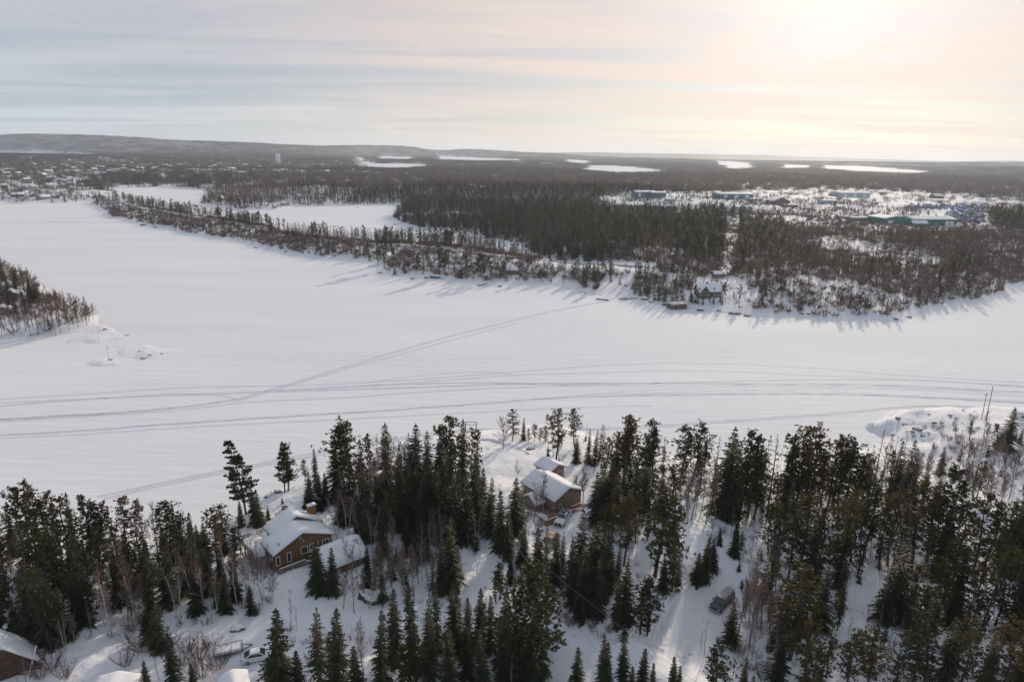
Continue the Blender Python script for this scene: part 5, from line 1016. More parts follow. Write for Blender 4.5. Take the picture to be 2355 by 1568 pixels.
# --- guest cabin behind it
h2 = thing('guest_cabin', 'small tan cabin with a snow roof just behind the tan house', 'cabin', (*G(1264.4, 1085.7, 10.5)[:2], 6.95), R_(39)); plot(8, 147, 5)
gable(h2, .45, 4.9, .45, 5.2, -2.4, 3.55, 4.6, xr=2.6, wall='tan', thick=.38, seed=11, over=.5)
window(h2, '-y', (3.7, .45, 2.0), .9, 1.5, mull=1); window(h2, '-y', (2.0, .45, 1.8), .9, 1.1)

# --- railed walkway and dock by the brown cabin's shore
wk = thing('walkway', 'wooden walkway with railings on the shore left of the brown cabin', 'walkway', ground(520, 1222, 2.0)); p0 = Vector(ground(492, 1222, 2)); p1 = Vector(ground(612, 1205, 4)); o_ = wk.location
MB().beam(p0-o_+Vector((0, 0, .35)), p1-o_+Vector((0, 0, .35)), 1.3, .16).build('planking', MT['greywood'], wk); sd = (p1-p0).cross(Vector((0, 0, 1))).normalized()*.62
for s in (-1, 1): rail(wk, [tuple(p0-o_+sd*s+Vector((0, 0, .4))), tuple(p1-o_+sd*s+Vector((0, 0, .4)))], 0, .95, step=2.2, mids=1, snow=True, wood='greywood')
fp = thing('fire_pit', 'round rusty fire ring in the snow behind the brown cabin', 'fire pit', ground(655, 1169, 7)); n = 14
MB().add([(math.cos(6.283*i/n)*r, math.sin(6.283*i/n)*r, z) for r, z in ((.62, -.1), (.66, .42), (.58, .42), (.54, .1)) for i in range(n)], [(k*n+i, k*n+(i+1) % n, (k+1)*n+(i+1) % n, (k+1)*n+i) for k in range(3) for i in range(n)]).build('steel_ring', MT['brownwood'], fp)
MB().tube((0, 0, -.1), (0, 0, .12), .53, .5, 14).build('ash_snow', MT['snow'], fp)
pf = ground(1083, 992, 1); ft = thing('lookout_frame', 'open timber frame on the ice edge above the dark stand', 'frame', pf)
for dx in (-1.6, 1.6):
    for dy in (-1, 1): MB().box(dx-.08, dx+.08, dy-.08, dy+.08, -.5, 2.5).build('post', MT['greywood'], ft)
for dy in (-1, 1): MB().beam((-1.8, dy, 2.55), (1.8, dy, 2.55), .1, .16).build('beam', MT['greywood'], ft)
for dx in (-1.6, 1.6): MB().beam((dx, -1.2, 2.68), (dx, 1.2, 2.68), .1, .1).build('cross_beam', MT['greywood'], ft)

# --- lower left: cabin corner with log steps, buried roofs
lp = G(2, 1490, 13.0)
lc = thing('steep_cabin', 'dark brown steep-gabled cabin with pale trim in the near corner', 'cabin', lp, R_(41)); plot(lp[0]-2, lp[1]+3, 5.5)
gable(lc, -4.4, 4.0, .4, 5.5, -9, -4.5, -.12, xr=0, wall='darklog', thick=.25, seed=13, over=.3)
window(lc, '-y', (-1.3, .4, -3.4), .9, 1.1, mull=1)
for sx_ in (-1, 1): MB().beam((0, .06, .02), (sx_*4.45, .06, -4.75), .08, .22).build('fascia', MT['white'], lc)
ws = thing('roof_ornament', 'small pale birdhouse on a post above the near cabin roof', 'birdhouse', ground(24, 1500, 9)); MB().tube((0, 0, -.3), (0, 0, 4.2), .05, .05, 6).build('post', MT['greywood'], ws); MB().box(-.2, .2, -.16, .16, 4.2, 4.6).build('box', MT['white'], ws); MB().prism([(-.3, -.22, 4.6), (.3, -.22, 4.6), (0, -.22, 4.9)], (0, .44, 0)).build('roof', MT['metal'], ws)
st0 = Vector(ground(80, 1515, 8)); st = thing('log_steps', 'flight of timber steps with a snowy handrail by the near cabin', 'stairs', st0, R_(18))
for i in range(14): MB().box(-1.3, 1.5, -i*.42-.17, -i*.42+.17, .9-i*.02*0-i*.20, .98-i*.20).build('tread', MT['brownwood'], st)
for X in (-1.2, 1.4): MB().beam((X, .2, .75), (X, -5.8, -2.0), .1, .22).build('stringer', MT['brownwood'], st)
for Y, zz_ in ((.1, .95), (-1.8, .1), (-3.6, -.75), (-5.4, -1.6)): MB().box(.35, .5, Y-.07, Y+.07, zz_-.2, zz_+1.05).build('post', MT['brownwood'], st)
MB().beam((.42, .15, 1.98), (.42, -5.5, -.55), .12, .1).build('handrail', MT['brownwood'], st); MB().beam((.42, .15, 2.08), (.42, -5.5, -.45), .15, .1).build('snow_cap', MT['snow'], st)
for k, (px, py, w, d, hh, rz, lb) in enumerate(((262, 1603, 5.2, 4.0, 1.9, 9, 'low shed roof buried in smooth snow at the bottom left'), (540, 1594, 3.6, 3.6, 1.9, 28, 'snow-covered shed roof with a pale eave below the parked white car'))):
    b0 = ground(px, py, 8); s_ = thing('shed', lb, 'shed', (b0[0], b0[1], b0[2]), R_(rz)); plot(b0[0], b0[1], 4)
    gable(s_, -w/2, w/2, -d/2, d/2, -1.2, hh*.75, hh*1.15, wall='greywood', thick=.5, seed=20+k, over=.3, nu=12, nv=12); MB().box(w/2-.02, w/2+.33, -d/2-.32, -d/2-.28, hh*.7, hh*.78).build('eave_trim', MT['white'], s_)
    window(s_, '-y', (0, -d/2, .4), .8, .7)

# --- utility poles
def pole(px, py, top, label, z0=6, r=.13, arm=False, xf=False, h=None):
    b0 = ground(px, py, z0); H_ = h or tall(b0, top); p = thing('utility_pole', label, 'pole', b0, .4, group='wooden utility poles')
    MB().tube((0, 0, -.5), (0, 0, H_), r, r*.72, 8).build('shaft', MT['polewood'], p)
    if arm: MB().beam((-.9, 0, H_-.5), (.9, 0, H_-.5), .09, .11).build('crossarm', MT['polewood'], p); [MB().tube((x, 0, H_-.45), (x, 0, H_-.25), .05, .03, 6).build('insulator', MT['metal'], p) for x in (-.8, .8)]
    if xf:
        t_ = MB().tube((.28, -.1, H_-1.5), (.28, -.1, H_-.55), .26, .26, 12).build('transformer', MT['metal'], p); MB().tube((.28, -.1, H_-.55), (.28, -.1, H_-.45), .29, .2, 12).build('lid', MT['snow'], t_)
        [MB().tube((.28+dx, -.1, H_-.45), (.28+dx, -.1, H_-.2), .04, .03, 6).build('bushing', MT['white'], t_) for dx in (-.1, .1)]
    return b0, H_
bp, HP = pole(1181, 1372, 1236, 'weathered utility pole carrying a grey transformer among the near spruces', 7.5, .16, xf=True)
b1, H1 = pole(2257, 965, 904, 'shorter of the two poles on the snowy knoll with a crossarm', 4, .12, arm=True); b2, H2 = pole(2267, 968, 888, 'taller bare pole on the snowy knoll at the ice edge', 4, .14)
def wire(a, b, sag, label, r=.014):
    pts = []
    for i in range(17):
        t = i/16; p = np.array(a)*(1-t)+np.array(b)*t; p[2] -= sag*4*t*(1-t); pts.append(p)
    o = MB().path(pts, [r]*17, 4).build('power_line', MT['wire']); tag(o, label, 'wire', 'overhead wires'); return o
pe = bp+np.array([0, 0, HP])
wire(pe+np.array([0, 0, -.3]), G(1650, 1600, 13.0), .9, 'upper overhead wire running from the transformer pole down across the lane', .022); wire(pe+np.array([0, 0, -1.0]), G(1470, 1600, 11.0), .9, 'lower overhead wire running from the transformer pole down across the lane', .022)
wire(b1+np.array([0, 0, H1-.3]), b2+np.array([0, 0, H2-4]), .2, 'short wire between the two knoll poles')
wire(pe+np.array([0, 0, -.9]), (7.0, 134.0, 11.4), .6, 'service wire from the transformer pole to the tan house', .014)

# ------------------------------------------------------------------ vehicles (local x forward)
def wheel(root, x, y, r=.40, w=.26):
    s = 1 if y > 0 else -1
    t_ = MB().tube((x, y-w/2, r), (x, y+w/2, r), r, r, 16).build('wheel', MT['black'], root, bevel=.04); MB().tube((x, y+s*(w/2-.02), r), (x, y+s*(w/2+.02), r), r*.62, r*.5, 12).build('rim', MT['metal'], t_); return t_
def loft(secs, mi=0):
    """skin across cross-sections; each is a list of points with the same count"""
    b = MB(); n = len(secs[0]); V_ = [p for s in secs for p in s]; F_ = [(k*n+i, k*n+(i+1) % n, (k+1)*n+(i+1) % n, (k+1)*n+i) for k in range(len(secs)-1) for i in range(n)]
    return b.add(V_, F_+[tuple(range(n-1, -1, -1)), tuple(range((len(secs)-1)*n, len(secs)*n))], mi)
def ring(x, hw, z0, z1, tw=None, rnd=.12):
    tw = hw if tw is None else tw
    return [(x, -hw+rnd*.4, z0), (x, hw-rnd*.4, z0), (x, hw, z0+rnd), (x, hw*.5+tw*.5, (z0+z1)/2+.1), (x, tw, z1-rnd), (x, tw-rnd, z1), (x, -tw+rnd, z1), (x, -tw, z1-rnd), (x, -hw*.5-tw*.5, (z0+z1)/2+.1), (x, -hw, z0+rnd)]
PAINT = {}
def paint(n, c, r=.3, c2=None): PAINT[n] = mat(n, c, r, c2, 1.5, spec=.6); return PAINT[n]
paint('pearl_white_paint', (.72, .72, .71), .28); paint('beige_paint', (.42, .31, .20), .4, (.36, .26, .17)); paint('dark_teal_paint', (.035, .055, .065), .35, (.05, .07, .08)); paint('faded_paint', (.20, .21, .19), .6, (.11, .10, .08)); paint('rust_paint', (.17, .085, .05), .8, (.10, .07, .05))
def pickup(name, label, loc, rz, body, trim='black', cargo=True, group=None, closed=False):
    p = thing(name, label, 'car' if closed else 'pickup truck', loc, rz, group); B = PAINT[body] if body in PAINT else MT[body]
    loft([ring(2.95, .86, .48, 1.0), ring(2.85, .97, .42, 1.14), ring(2.2, 1.0, .40, 1.22), ring(1.25, 1.0, .38, 1.26), ring(-.9, 1.0, .38, 1.24), ring(-.95, 1.0, .38, .92)]).build('body', B, p, smooth=False, bevel=.03)
    bd = MB().box(-2.9, -.952, -.98, .98, .42, .86).box(-2.9, -.952, .90, .999, .862, 1.32).box(-2.9, -.952, -.999, -.90, .862, 1.32).box(-2.96, -2.902, -.96, .96, .5, 1.32).build('cargo_bed', B, p, bevel=.03)
    if closed: loft([ring(-.94, .93, 1.2, 1.9, .77, .10), ring(-2.3, .93, 1.2, 1.86, .77, .10), ring(-2.85, .92, 1.0, 1.3, .86, .08)]).build('rear_cabin', B, p, bevel=.02); MB().box(-2.2, -1.1, -.6, .6, 1.885, 1.92).build('roof_panel', B, p)
    loft([ring(1.15, .92, 1.2, 1.28, .86, .03), ring(.45, .93, 1.2, 1.88, .76, .10), ring(-.5, .93, 1.2, 1.92, .76, .10), ring(-.85, .93, 1.2, 1.82, .78, .10), ring(-.93, .93, 1.2, 1.35, .86, .05)]).build('cab', B, p, bevel=.02)
    MB().add([(1.13, -.80, 1.31), (1.13, .80, 1.31), (.50, .66, 1.86), (.50, -.66, 1.86)], [(0, 1, 2, 3)]).add([(1.18, -.80, 1.31), (1.18, .80, 1.31), (.53, .66, 1.86), (.53, -.66, 1.86)], [(0, 1, 2, 3)]).build('windscreen', MT['glass'], p)
    for s in (-1, 1):
        MB().prism([(.85, s*.925, 1.33), (.42, s*.80, 1.78), (-.12, s*.80, 1.80), (-.12, s*.93, 1.33)], (0, s*.02, .0)).build('front_side_window', MT['glass'], p); MB().prism([(-.17, s*.93, 1.33), (-.17, s*.80, 1.80), (-.72, s*.80, 1.78), (-.82, s*.93, 1.33)], (0, s*.02, 0)).build('rear_side_window', MT['glass'], p)
        MB().box(2.86, 2.985, s*.86-.13, s*.86+.13, .82, .98).build('headlight', MT['glass' if body != 'pearl_white_paint' else 'chrome'], p, bevel=.03); m_ = MB().box(.82, 1.0, s*1.06-.13, s*1.06+.13, 1.26, 1.46).build('mirror', MT['black'], p, bevel=.03); MB().box(.86, .94, min(s*.9, s*1.0), max(s*.9, s*1.0), 1.28, 1.33).build('bracket', MT['black'], m_)
        wheel(p, 1.95, s*.88); wheel(p, -1.85, s*.88); MB().box(-2.99, -2.9, s*.9-.07, s*.9+.07, .95, 1.22).build('tail_light', mat('red_lens', (.35, .02, .02), .3) if 'red_lens' not in bpy.data.materials else bpy.data.materials['red_lens'], p)
    gr = MB().box(2.9, 2.99, -.62, .62, .60, .98).build('grille', MT['black'], p, bevel=.02); MB().box(2.985, 3.0, -.14, .14, .86, .92).build('badge', MT['chrome'], gr)
    MB().box(2.88, 3.08, -.92, .92, .42, .60).build('bumper', MT['chrome'] if trim == 'chrome' else MT['black'], p, bevel=.03); MB().box(3.075, 3.09, -.16, .16, .45, .57).build('number_plate', MT['white'], p)
    MB().box(-.55, .38, -.55, .55, 1.905, 1.935).build('roof_glass', MT['glass'] if body == 'pearl_white_paint' else B, p)
    snow_cap('snow_on_hood', p, 1.3, 2.7, -.8, .8, lambda u, v: 1.235-.03*(u-1.3), .05, 6, 6, edge=.2) if body != 'pearl_white_paint' else None
    return p
tv = np.array(G(1283, 1212, 7)[:2])-np.array(G(1311, 1174, 7)[:2]); tr_ = math.atan2(tv[1], tv[0]); tp = ground(1283, 1213, 7); tp[:2] -= 2.95*np.array([math.cos(tr_), math.sin(tr_)]); tp[2] = hz(tp[0], tp[1]); TRK = pickup('pickup_truck', 'white pickup truck with loaded bed parked facing down the driveway', tp, tr_, 'pearl_white_paint')
plot(tp[0], tp[1], 4.5)
cg = thing('bed_cargo', 'dark bundle of gear piled in the white pickup bed', 'cargo', Vector(tp)+Vector((-1.9*math.cos(tr_), -1.9*math.sin(tr_), .87)), tr_)
rgc = random.Random(3)
for i, (x, y, w, d, hh) in enumerate(((-.4, -.4, .7, .7, .75), (.35, .25, .7, .8, .85), (-.45, .45, .6, .6, .55), (.3, -.5, .6, .5, .5))): loft([[(x+w/2*math.cos(t_)*q*rgc.uniform(.85, 1.1), y+d/2*math.sin(t_)*q*rgc.uniform(.85, 1.1), zz_) for t_ in [6.283*k/8 for k in range(8)]] for zz_, q in ((0, 1), (hh*.6, 1.05), (hh*.9, .75), (hh, .25))]).build('bundle', mat('tarp_purple', (.10, .07, .09), .6, (.20, .17, .19), 3.0) if i == 0 else bpy.data.materials['tarp_purple'], cg)
tp2 = ground(1263, 1254, 7); pickup('beige_wagon', 'older beige wagon half hidden by spruces in front of the white pickup', tp2, tr_-.12, 'beige_paint', group=None, closed=True); plot(tp2[0], tp2[1], 4.5)

def van(label, loc, rz):
    p = thing('work_van', label, 'van', loc, rz); D = PAINT['dark_teal_paint']; Fd = PAINT['faded_paint']
    loft([ring(2.72, .82, .52, .92), ring(2.62, .95, .44, 1.06), ring(2.0, .99, .42, 1.16), ring(1.55, 1.0, .42, 1.22)]).build('bonnet', D, p, bevel=.03)
    loft([ring(1.548, 1.0, .40, 1.2), ring(-2.65, 1.0, .40, 1.2), ring(-2.72, .96, .45, 1.15)]).build('body', PAINT['rust_paint'], p, bevel=.03)
    loft([ring(1.5, .94, 1.18, 1.3, .86, .03), ring(.85, .95, 1.18, 2.0, .80, .12), ring(-2.5, .95, 1.18, 2.06, .82, .12), ring(-2.66, .95, 1.18, 1.9, .82, .12)]).build('upper_body', Fd, p, bevel=.03)
    MB().prism([(1.50, -.82, 1.33), (1.50, .82, 1.33), (.93, .70, 1.94), (.93, -.70, 1.94)], (.05, 0, .02)).build('windscreen', MT['glass'], p); MB().box(1.30, 1.38, .25, .68, 1.52, 1.78).build('dash_cover', mat('green_cover', (.03, .30, .10), .6), p)
    for s in (-1, 1):
        MB().prism([(1.25, s*.945, 1.32), (.85, s*.84, 1.84), (.25, s*.84, 1.86), (.25, s*.945, 1.32)], (0, s*.02, 0)).build('side_window', MT['glass'], p)
        fe = loft([[(x, s*(.86+.16*math.sin(math.pi*min(max((q), 0), 1))), zz_) for x, zz_ in ((1.25, .5), (1.35, .95), (1.7, 1.12), (2.15, 1.1), (2.5, .9), (2.6, .5))] for q in (0.05, .5, .95)]).build('fender', mat('primer_grey', (.38, .38, .37), .6, (.28, .27, .26), 3.0) if 'primer_grey' not in bpy.data.materials else bpy.data.materials['primer_grey'], p)
        wheel(p, 1.85, s*.9, .37); wheel(p, -1.75, s*.9, .37); MB().box(2.62, 2.735, s*.74-.14, s*.74+.14, .78, .98).build('headlight', MT['chrome'], p, bevel=.03); MB().box(1.2, 1.34, s*1.12-.1, s*1.12+.1, 1.3, 1.55).build('mirror', MT['black'], p, bevel=.03); MB().box(2.64, 2.75, s*.92-.06, s*.92+.06, .62, .74).build('indicator', mat('amber', (.5, .18, .02), .4) if 'amber' not in bpy.data.materials else bpy.data.materials['amber'], p)
    MB().box(2.66, 2.74, -.56, .56, .66, 1.0).build('grille', MT['black'], p, bevel=.02); MB().box(2.64, 2.86, -.98, .98, .42, .58).build('bumper', MT['chrome'], p, bevel=.04)
    snow_cap('roof_snow', p, -2.4, .8, -.72, .72, lambda u, v: 2.02+.012*(-u), .06, 12, 8, edge=.3)
    rk = MB()
    for x in (.6, -.9, -2.2): rk.beam((x, -.85, 2.25), (x, .85, 2.25), .05, .05); [rk.beam((x, s*.84, 1.95), (x, s*.84, 2.25), .05, .05) for s in (-1, 1)]
    rk.build('roof_rack', MT['metal'], p); return p
vp = ground(1660, 1392, 7); vv = np.array(G(1637, 1412, 7)[:2])-np.array(G(1686, 1368, 7)[:2]); vr = math.atan2(vv[1], vv[0]); VAN = van('old dark van with pale fenders and a roof rack parked on the snowy lane', vp, vr); plot(vp[0], vp[1], 4.5)
for k, (yy, lb) in enumerate(((.55, 'wooden ladder on the lane side of the van roof rack'), (-.15, 'metal ladder lying along the middle of the van roof rack'))):
    l_ = thing('ladder', lb, 'ladder', vp, vr)
    for s in (-.2, .2): MB().beam((1.2-k*.8, yy+s, 2.32), (-2.7, yy+s, 2.34), .05, .08).build('side_rail', MT['redwood'] if k == 0 else MT['greywood'], l_)
    for i in range(11): x = 1.0-k*.8-i*.33; MB().beam((x, yy-.18, 2.33), (x, yy+.18, 2.33), .04, .04).build('rung', MT['redwood'] if k == 0 else MT['greywood'], l_)
def car(label, loc, rz, body='pearl_white_paint', snow=True):
    p = thing('car', label, 'car', loc, rz); B = PAINT[body]
    loft([ring(2.2, .70, .42, .72), ring(2.05, .84, .34, .84), ring(1.2, .90, .30, .98), ring(-1.6, .90, .30, 1.02), ring(-2.1, .84, .34, .98), ring(-2.25, .72, .45, .85)]).build('body', B, p, bevel=.04)
    loft([ring(1.15, .80, .94, 1.0, .74, .03), ring(.35, .82, .94, 1.48, .62, .10), ring(-.9, .82, .94, 1.50, .62, .10), ring(-1.8, .78, .94, 1.05, .70, .04)]).build('cabin', B, p, bevel=.04)
    MB().prism([(1.10, -.70, 1.03), (1.10, .70, 1.03), (.42, .55, 1.45), (.42, -.55, 1.45)], (.04, 0, .03)).build('windscreen', MT['glass'], p); MB().prism([(-1.72, -.66, 1.08), (-1.72, .66, 1.08), (-.98, .55, 1.47), (-.98, -.55, 1.47)], (-.04, 0, .03)).build('rear_window', MT['glass'], p)
    for s in (-1, 1):
        MB().prism([(.9, s*.81, 1.02), (.35, s*.69, 1.40), (-.9, s*.69, 1.42), (-1.45, s*.80, 1.05)], (0, s*.02, 0)).build('side_window', MT['glass'], p); wheel(p, 1.35, s*.80, .33, .22); wheel(p, -1.35, s*.80, .33, .22)
        MB().box(-2.24, -2.0, s*.68-.14, s*.68+.14, .78, .92).build('tail_light', bpy.data.materials['red_lens'], p, bevel=.03); MB().box(2.0, 2.17, s*.62-.16, s*.62+.16, .62, .74).build('headlight', MT['chrome'], p, bevel=.03)
    if snow: snow_cap('roof_snow', p, -1.0, .45, -.62, .62, lambda u, v: 1.47, .10, 8, 8, edge=.35); snow_cap('bonnet_snow', p, 1.15, 2.0, -.7, .7, lambda u, v: 1.0-.14*(u-1.1), .08, 6, 7, edge=.3)
    return p
cp_ = ground(592, 1515, 7); car('white car under fresh snow parked behind the big near spruce', cp_, R_(20)); plot(cp_[0], cp_[1], 4)
tl0 = ground(528, 1500, 7); tl = thing('flat_trailer', 'snow-filled flatbed trailer with low side rails beside the white car', 'trailer', tl0, R_(22)); plot(tl0[0], tl0[1], 4)
MB().box(-2.2, 1.9, -.95, .95, .45, .62).build('bed', MT['brownwood'], tl); snow_cap('snow_load', tl, -2.1, 1.8, -.9, .9, lambda u, v: .62, .22, 14, 8, edge=.3)
for s in (-1, 1):
    o_r = MB().beam((-2.2, s*.98, 1.0), (1.9, s*.98, 1.0), .05, .05).build('side_rail', MT['black'], tl); [MB().box(x-.025, x+.025, s*.98-.025, s*.98+.025, .5, 1.0).build('stake', MT['black'], o_r) for x in (-2.1, -1.3, -.5, .3, 1.1, 1.85)]; wheel(tl, -.3, s*1.12, .33, .2); MB().beam((1.9, s*.7, .5), (3.3, 0, .5), .08, .1).build('drawbar', MT['black'], tl)
MB().box(1.86, 1.9, -.95, .95, .62, 1.0).build('headboard', MT['metal'], tl)
sg = ground(1556, 1368, 7); sn_ = thing('sign_frame', 'small white-framed notice stand beside the lane near the van', 'sign', sg, R_(8)); plot(sg[0], sg[1], 1.2)
for x in (-.55, .55): MB().box(x-.06, x+.06, -.06, .06, -.3, 1.3).build('post', MT['white'], sn_)
MB().box(-.65, .65, -.05, .05, 1.30, 1.42).build('top_board', MT['white'], sn_); MB().box(-.48, .48, -.03, .03, .55, 1.05).build('panel', MT['shingle'], sn_); snow_cap('snow_cap', sn_, -.68, .68, -.12, .12, lambda u, v: 1.42, .12, 8, 4, edge=.1)
for k, (px, py, sz, lb) in enumerate(((855, 1372, 2.8, 'dark snow-topped boulder beside the garage birches'), (580, 1432, 1.3, 'snow-capped boulder at the bend of the cabin drive'), (2145, 1432, 1.2, 'dark rock ledge in the pine wood clearing'), (2180, 1390, 1.0, 'snow-covered stump-like rock under the near pines'))):
    pass
def boulder(px, py, r, label, name='boulder', z0=2, squash=.55, snow=.3, group='rocks', seed=0, flat=1.0):
    b0 = ground(px, py, z0); rg = np.random.default_rng(seed+900); t = thing(name, label, 'rock', b0, rg.random()*.6-.3, group); bm = bmesh.new(); bmesh.ops.create_icosphere(bm, subdivisions=3, radius=1.0); off = rg.random(3)*50
    V_ = np.array([v.co[:] for v in bm.verts]); F_ = [[v.index for v in f.verts] for f in bm.faces]; bm.free()
    n = fbm(V_[:, 0]*1.7+off[0]+V_[:, 2], V_[:, 1]*1.7+off[1]-V_[:, 2]*.7, 1.0, 4); Q = V_*(0.35+1.25*n)[:, None]; Q = np.round(Q*2.6)/2.6*.5+Q*.5; Q *= np.array([r*flat, r*.8, r*squash])
    raw('stone', Q, F_, MT['rock'], t)
    if snow:
        up = V_[:, 2] > .30; idx = np.full(len(V_), -1); idx[up] = np.arange(up.sum()); S = Q[up].copy(); e = np.clip((V_[up, 2]-.30)/.25, 0, 1); S[:, 2] += snow*r*.22*e+.004
        FS = [[idx[i] for i in f] for f in F_ if all(up[i] for i in f)]
        if FS: raw('snow_cap', S, FS, MT['snow'], t, smooth=True)
    return t
NRK = [(858, 1378, 2.4, 'dark snow-topped boulder beside the garage birches'), (545, 1448, 1.1, 'snow-capped boulder at the bend of the cabin drive'), (2145, 1432, 1.0, 'dark rock ledge in the pine wood clearing'), (2160, 1385, .9, 'snow-covered rock under the near pines'), (2110, 988, 1.2, 'rock outcrop on the front slope of the pole knoll'), (2065, 962, .8, 'low rock at the tip of the pole knoll'), (2055, 1000, .8, 'small rock on the ice below the pole knoll'), (1990, 1022, 1.0, 'rock on the ice shore behind the shore belt'), (1430, 1022, 1.3, 'snowy rock on the ice edge behind the tan house'), (1475, 1048, 1.2, 'rock beside the ice behind the tall dark pine'), (640, 1130, .9, 'rock ledge on the shore between the white pines'), (615, 1142, .8, 'small rock on the shore behind the brown cabin'), (2125, 1000, .8, 'dark rock low on the front of the pole knoll'), (2098, 992, .6, 'small dark rock beside the knoll outcrop'), (2150, 972, .7, 'flat rock halfway up the pole knoll'), (2185, 955, .6, 'rock near the crest of the pole knoll'), (2080, 975, .6, 'rock on the ice-side tip of the pole knoll'), (2135, 952, .5, 'small rock on the crest of the knoll facing the ice'), (2230, 975, .7, 'rock below the two poles'), (1220, 1032, 1.0, 'snow-covered rock on top of the house knoll'), (1262, 1036, .7, 'flat rock on the house knoll'), (1228, 1160+65, .6, 'boulder at the edge of the pickup driveway'), (1240, 1219, .7, 'second boulder at the edge of the pickup driveway')]
for i, (px, py, r, lb) in enumerate(NRK): boulder(px, py, r, lb, seed=i, z0=5, snow=.5)
# rocks along the far shore
rgr = random.Random(61); nrk = 0
FR = [(880, 629, 3.0), (905, 631, 2.2), (950, 642, 2.6), (975, 640, 3.4), (998, 639, 3.2), (1015, 644, 1.6), (1145, 662, 1.6), (1170, 664, 1.2), (1335, 674, 1.6), (1350, 677, 1.2), (1440, 686, 1.8), (1462, 688, 2.2), (1480, 692, 2.4), (1498, 696, 2.6), (1516, 699, 2.4), (1530, 703, 1.8), (1590, 712, 2.4), (1612, 716, 2.2), (1648, 716, 2.2), (1665, 721, 2.4), (1682, 723, 2.8), (1700, 724, 2.6), (1718, 727, 2.2), (1735, 729, 1.8), (1690, 708, 2.2), (1715, 708, 2.2), (1740, 706, 2.0), (1800, 716, 2.0), (1822, 718, 1.8), (1843, 722, 1.8), (1862, 724, 1.4), (1640, 702, 1.6), (2060, 737, 1.6), (2090, 730, 1.2), (330, 520, 3.0), (360, 525, 2.6), (405, 531, 2.8), (430, 536, 2.4), (590, 571, 1.8), (620, 575, 1.6), (655, 583, 1.4), (910, 517, 3.2), (940, 525, 2.8), (975, 531, 2.8), (1015, 538, 2.6), (1060, 545, 3.0), (1090, 550, 2.6), (1130, 560, 2.6), (1160, 567, 2.6), (1195, 580, 2.4), (820, 478, 2.6)]
FR.sort()
FR = [q for k, q in enumerate(FR) if not (1480 < q[0] < 1745 and k % 2)]
for i, (px, py, r) in enumerate(FR): boulder(px+rgr.uniform(-6, 6), py-rgr.uniform(0, 4), r*rgr.uniform(.35, .95), f'{ordinal(i+1)} dark rock counted from left along the far shores', name='shore_rock', z0=0.3, squash=.6, snow=.6, group='rocks along the far shore', seed=50+i, flat=rgr.uniform(.8, 1.5))
for i, (px, py, r, lb) in enumerate(((330, 824, 1.0, 'largest dark rock on the ice mound by the red stake'), (292, 771, .7, 'flat rock on the ice beyond the wooded point'), (322, 808, .7, 'rock on top of the low ice mound'), (345, 816, .6, 'small rock at the end of the low ice mound'), (241, 877-120, .8, 'rock at the foot of the wooded point'), (255, 827, .8, 'rock at the base of the red stake'), (372, 813, .5, 'tiny rock apart on the ice past the mound'))): boulder(px, py, r, lb, z0=.5, seed=130+i, snow=.2)
rs = ground(250, 826, 1); rk_ = thing('marker_stake', 'thin red stake standing on the snow mound in the ice', 'stake', rs); MB().tube((0, 0, -.3), (0, 0, 5.2), .05, .04, 6).build('rod', mat('red_stake', (.45, .07, .05), .6), rk_); MB().box(-.12, .12, -.02, .02, 4.2, 4.9).build('flag', bpy.data.materials['red_stake'], rk_)
MB().tube((0, 0, 0), (0, 0, .3), .12, .1, 6).build('foot', MT['metal'], rk_)

# --- right edge: camper
rv0 = ground(2345, 972, 3); rv = thing('camper_trailer', 'white camper trailer at the ice edge beside the big dark spruce', 'trailer', rv0, R_(-12)); plot(rv0[0]+3, rv0[1], 5)
loft([ring(-1.4, 1.15, .5, 2.6, 1.1, .2), ring(-1.2, 1.2, .45, 2.9, 1.15, .2), ring(5.4, 1.2, .45, 2.9, 1.15, .2), ring(5.6, 1.15, .5, 2.6, 1.1, .2)]).build('body', MT['white'], rv); snow_cap('roof_snow', rv, -1.2, 5.4, -1.1, 1.1, lambda u, v: 2.88, .2, 12, 6, edge=.3)
for x in (0, 1.6, 3.8): window(rv, '-y', (x, -1.17, 1.9), .7, .5, frame='metal')
wheel(rv, 2.0, -1.0, .35); wheel(rv, 2.0, 1.0, .35)

# --- wooded point cabins
for px, py, w, d, rz, lb in ((8, 722, 7, 6, 30, 'snow-roofed cabin among the bare trees on the wooded point'), (25, 683, 9, 7, 15, 'second cabin with long snow roof farther back on the wooded point')):
    b0 = ground(px, py, 2.5); t = thing('cabin', lb, 'cabin', b0, R_(rz)); gable(t, -w/2, w/2, -d/2, d/2, -1, 2.3, 3.9, wall='brownwood', thick=.4, seed=31); window(t, '-y', (0, -d/2, 1.2), 1.2, 1.0); window(t, '+x', (w/2, 0, 1.2), 1.2, 1.0); plot(b0[0], b0[1], 9)
bn = ground(78, 772, 1); bt = thing('fallen_trunk', 'bare trunk leaning over the shore of the wooded point', 'log', bn, .5); MB().tube((-2, 0, .3), (2.2, 0, .9), .14, .1, 6).build('log', MT['bark'], bt); MB().tube((.6, 0, .7), (1.4, .5, 1.6), .06, .03, 5).build('branch', MT['bark'], bt)

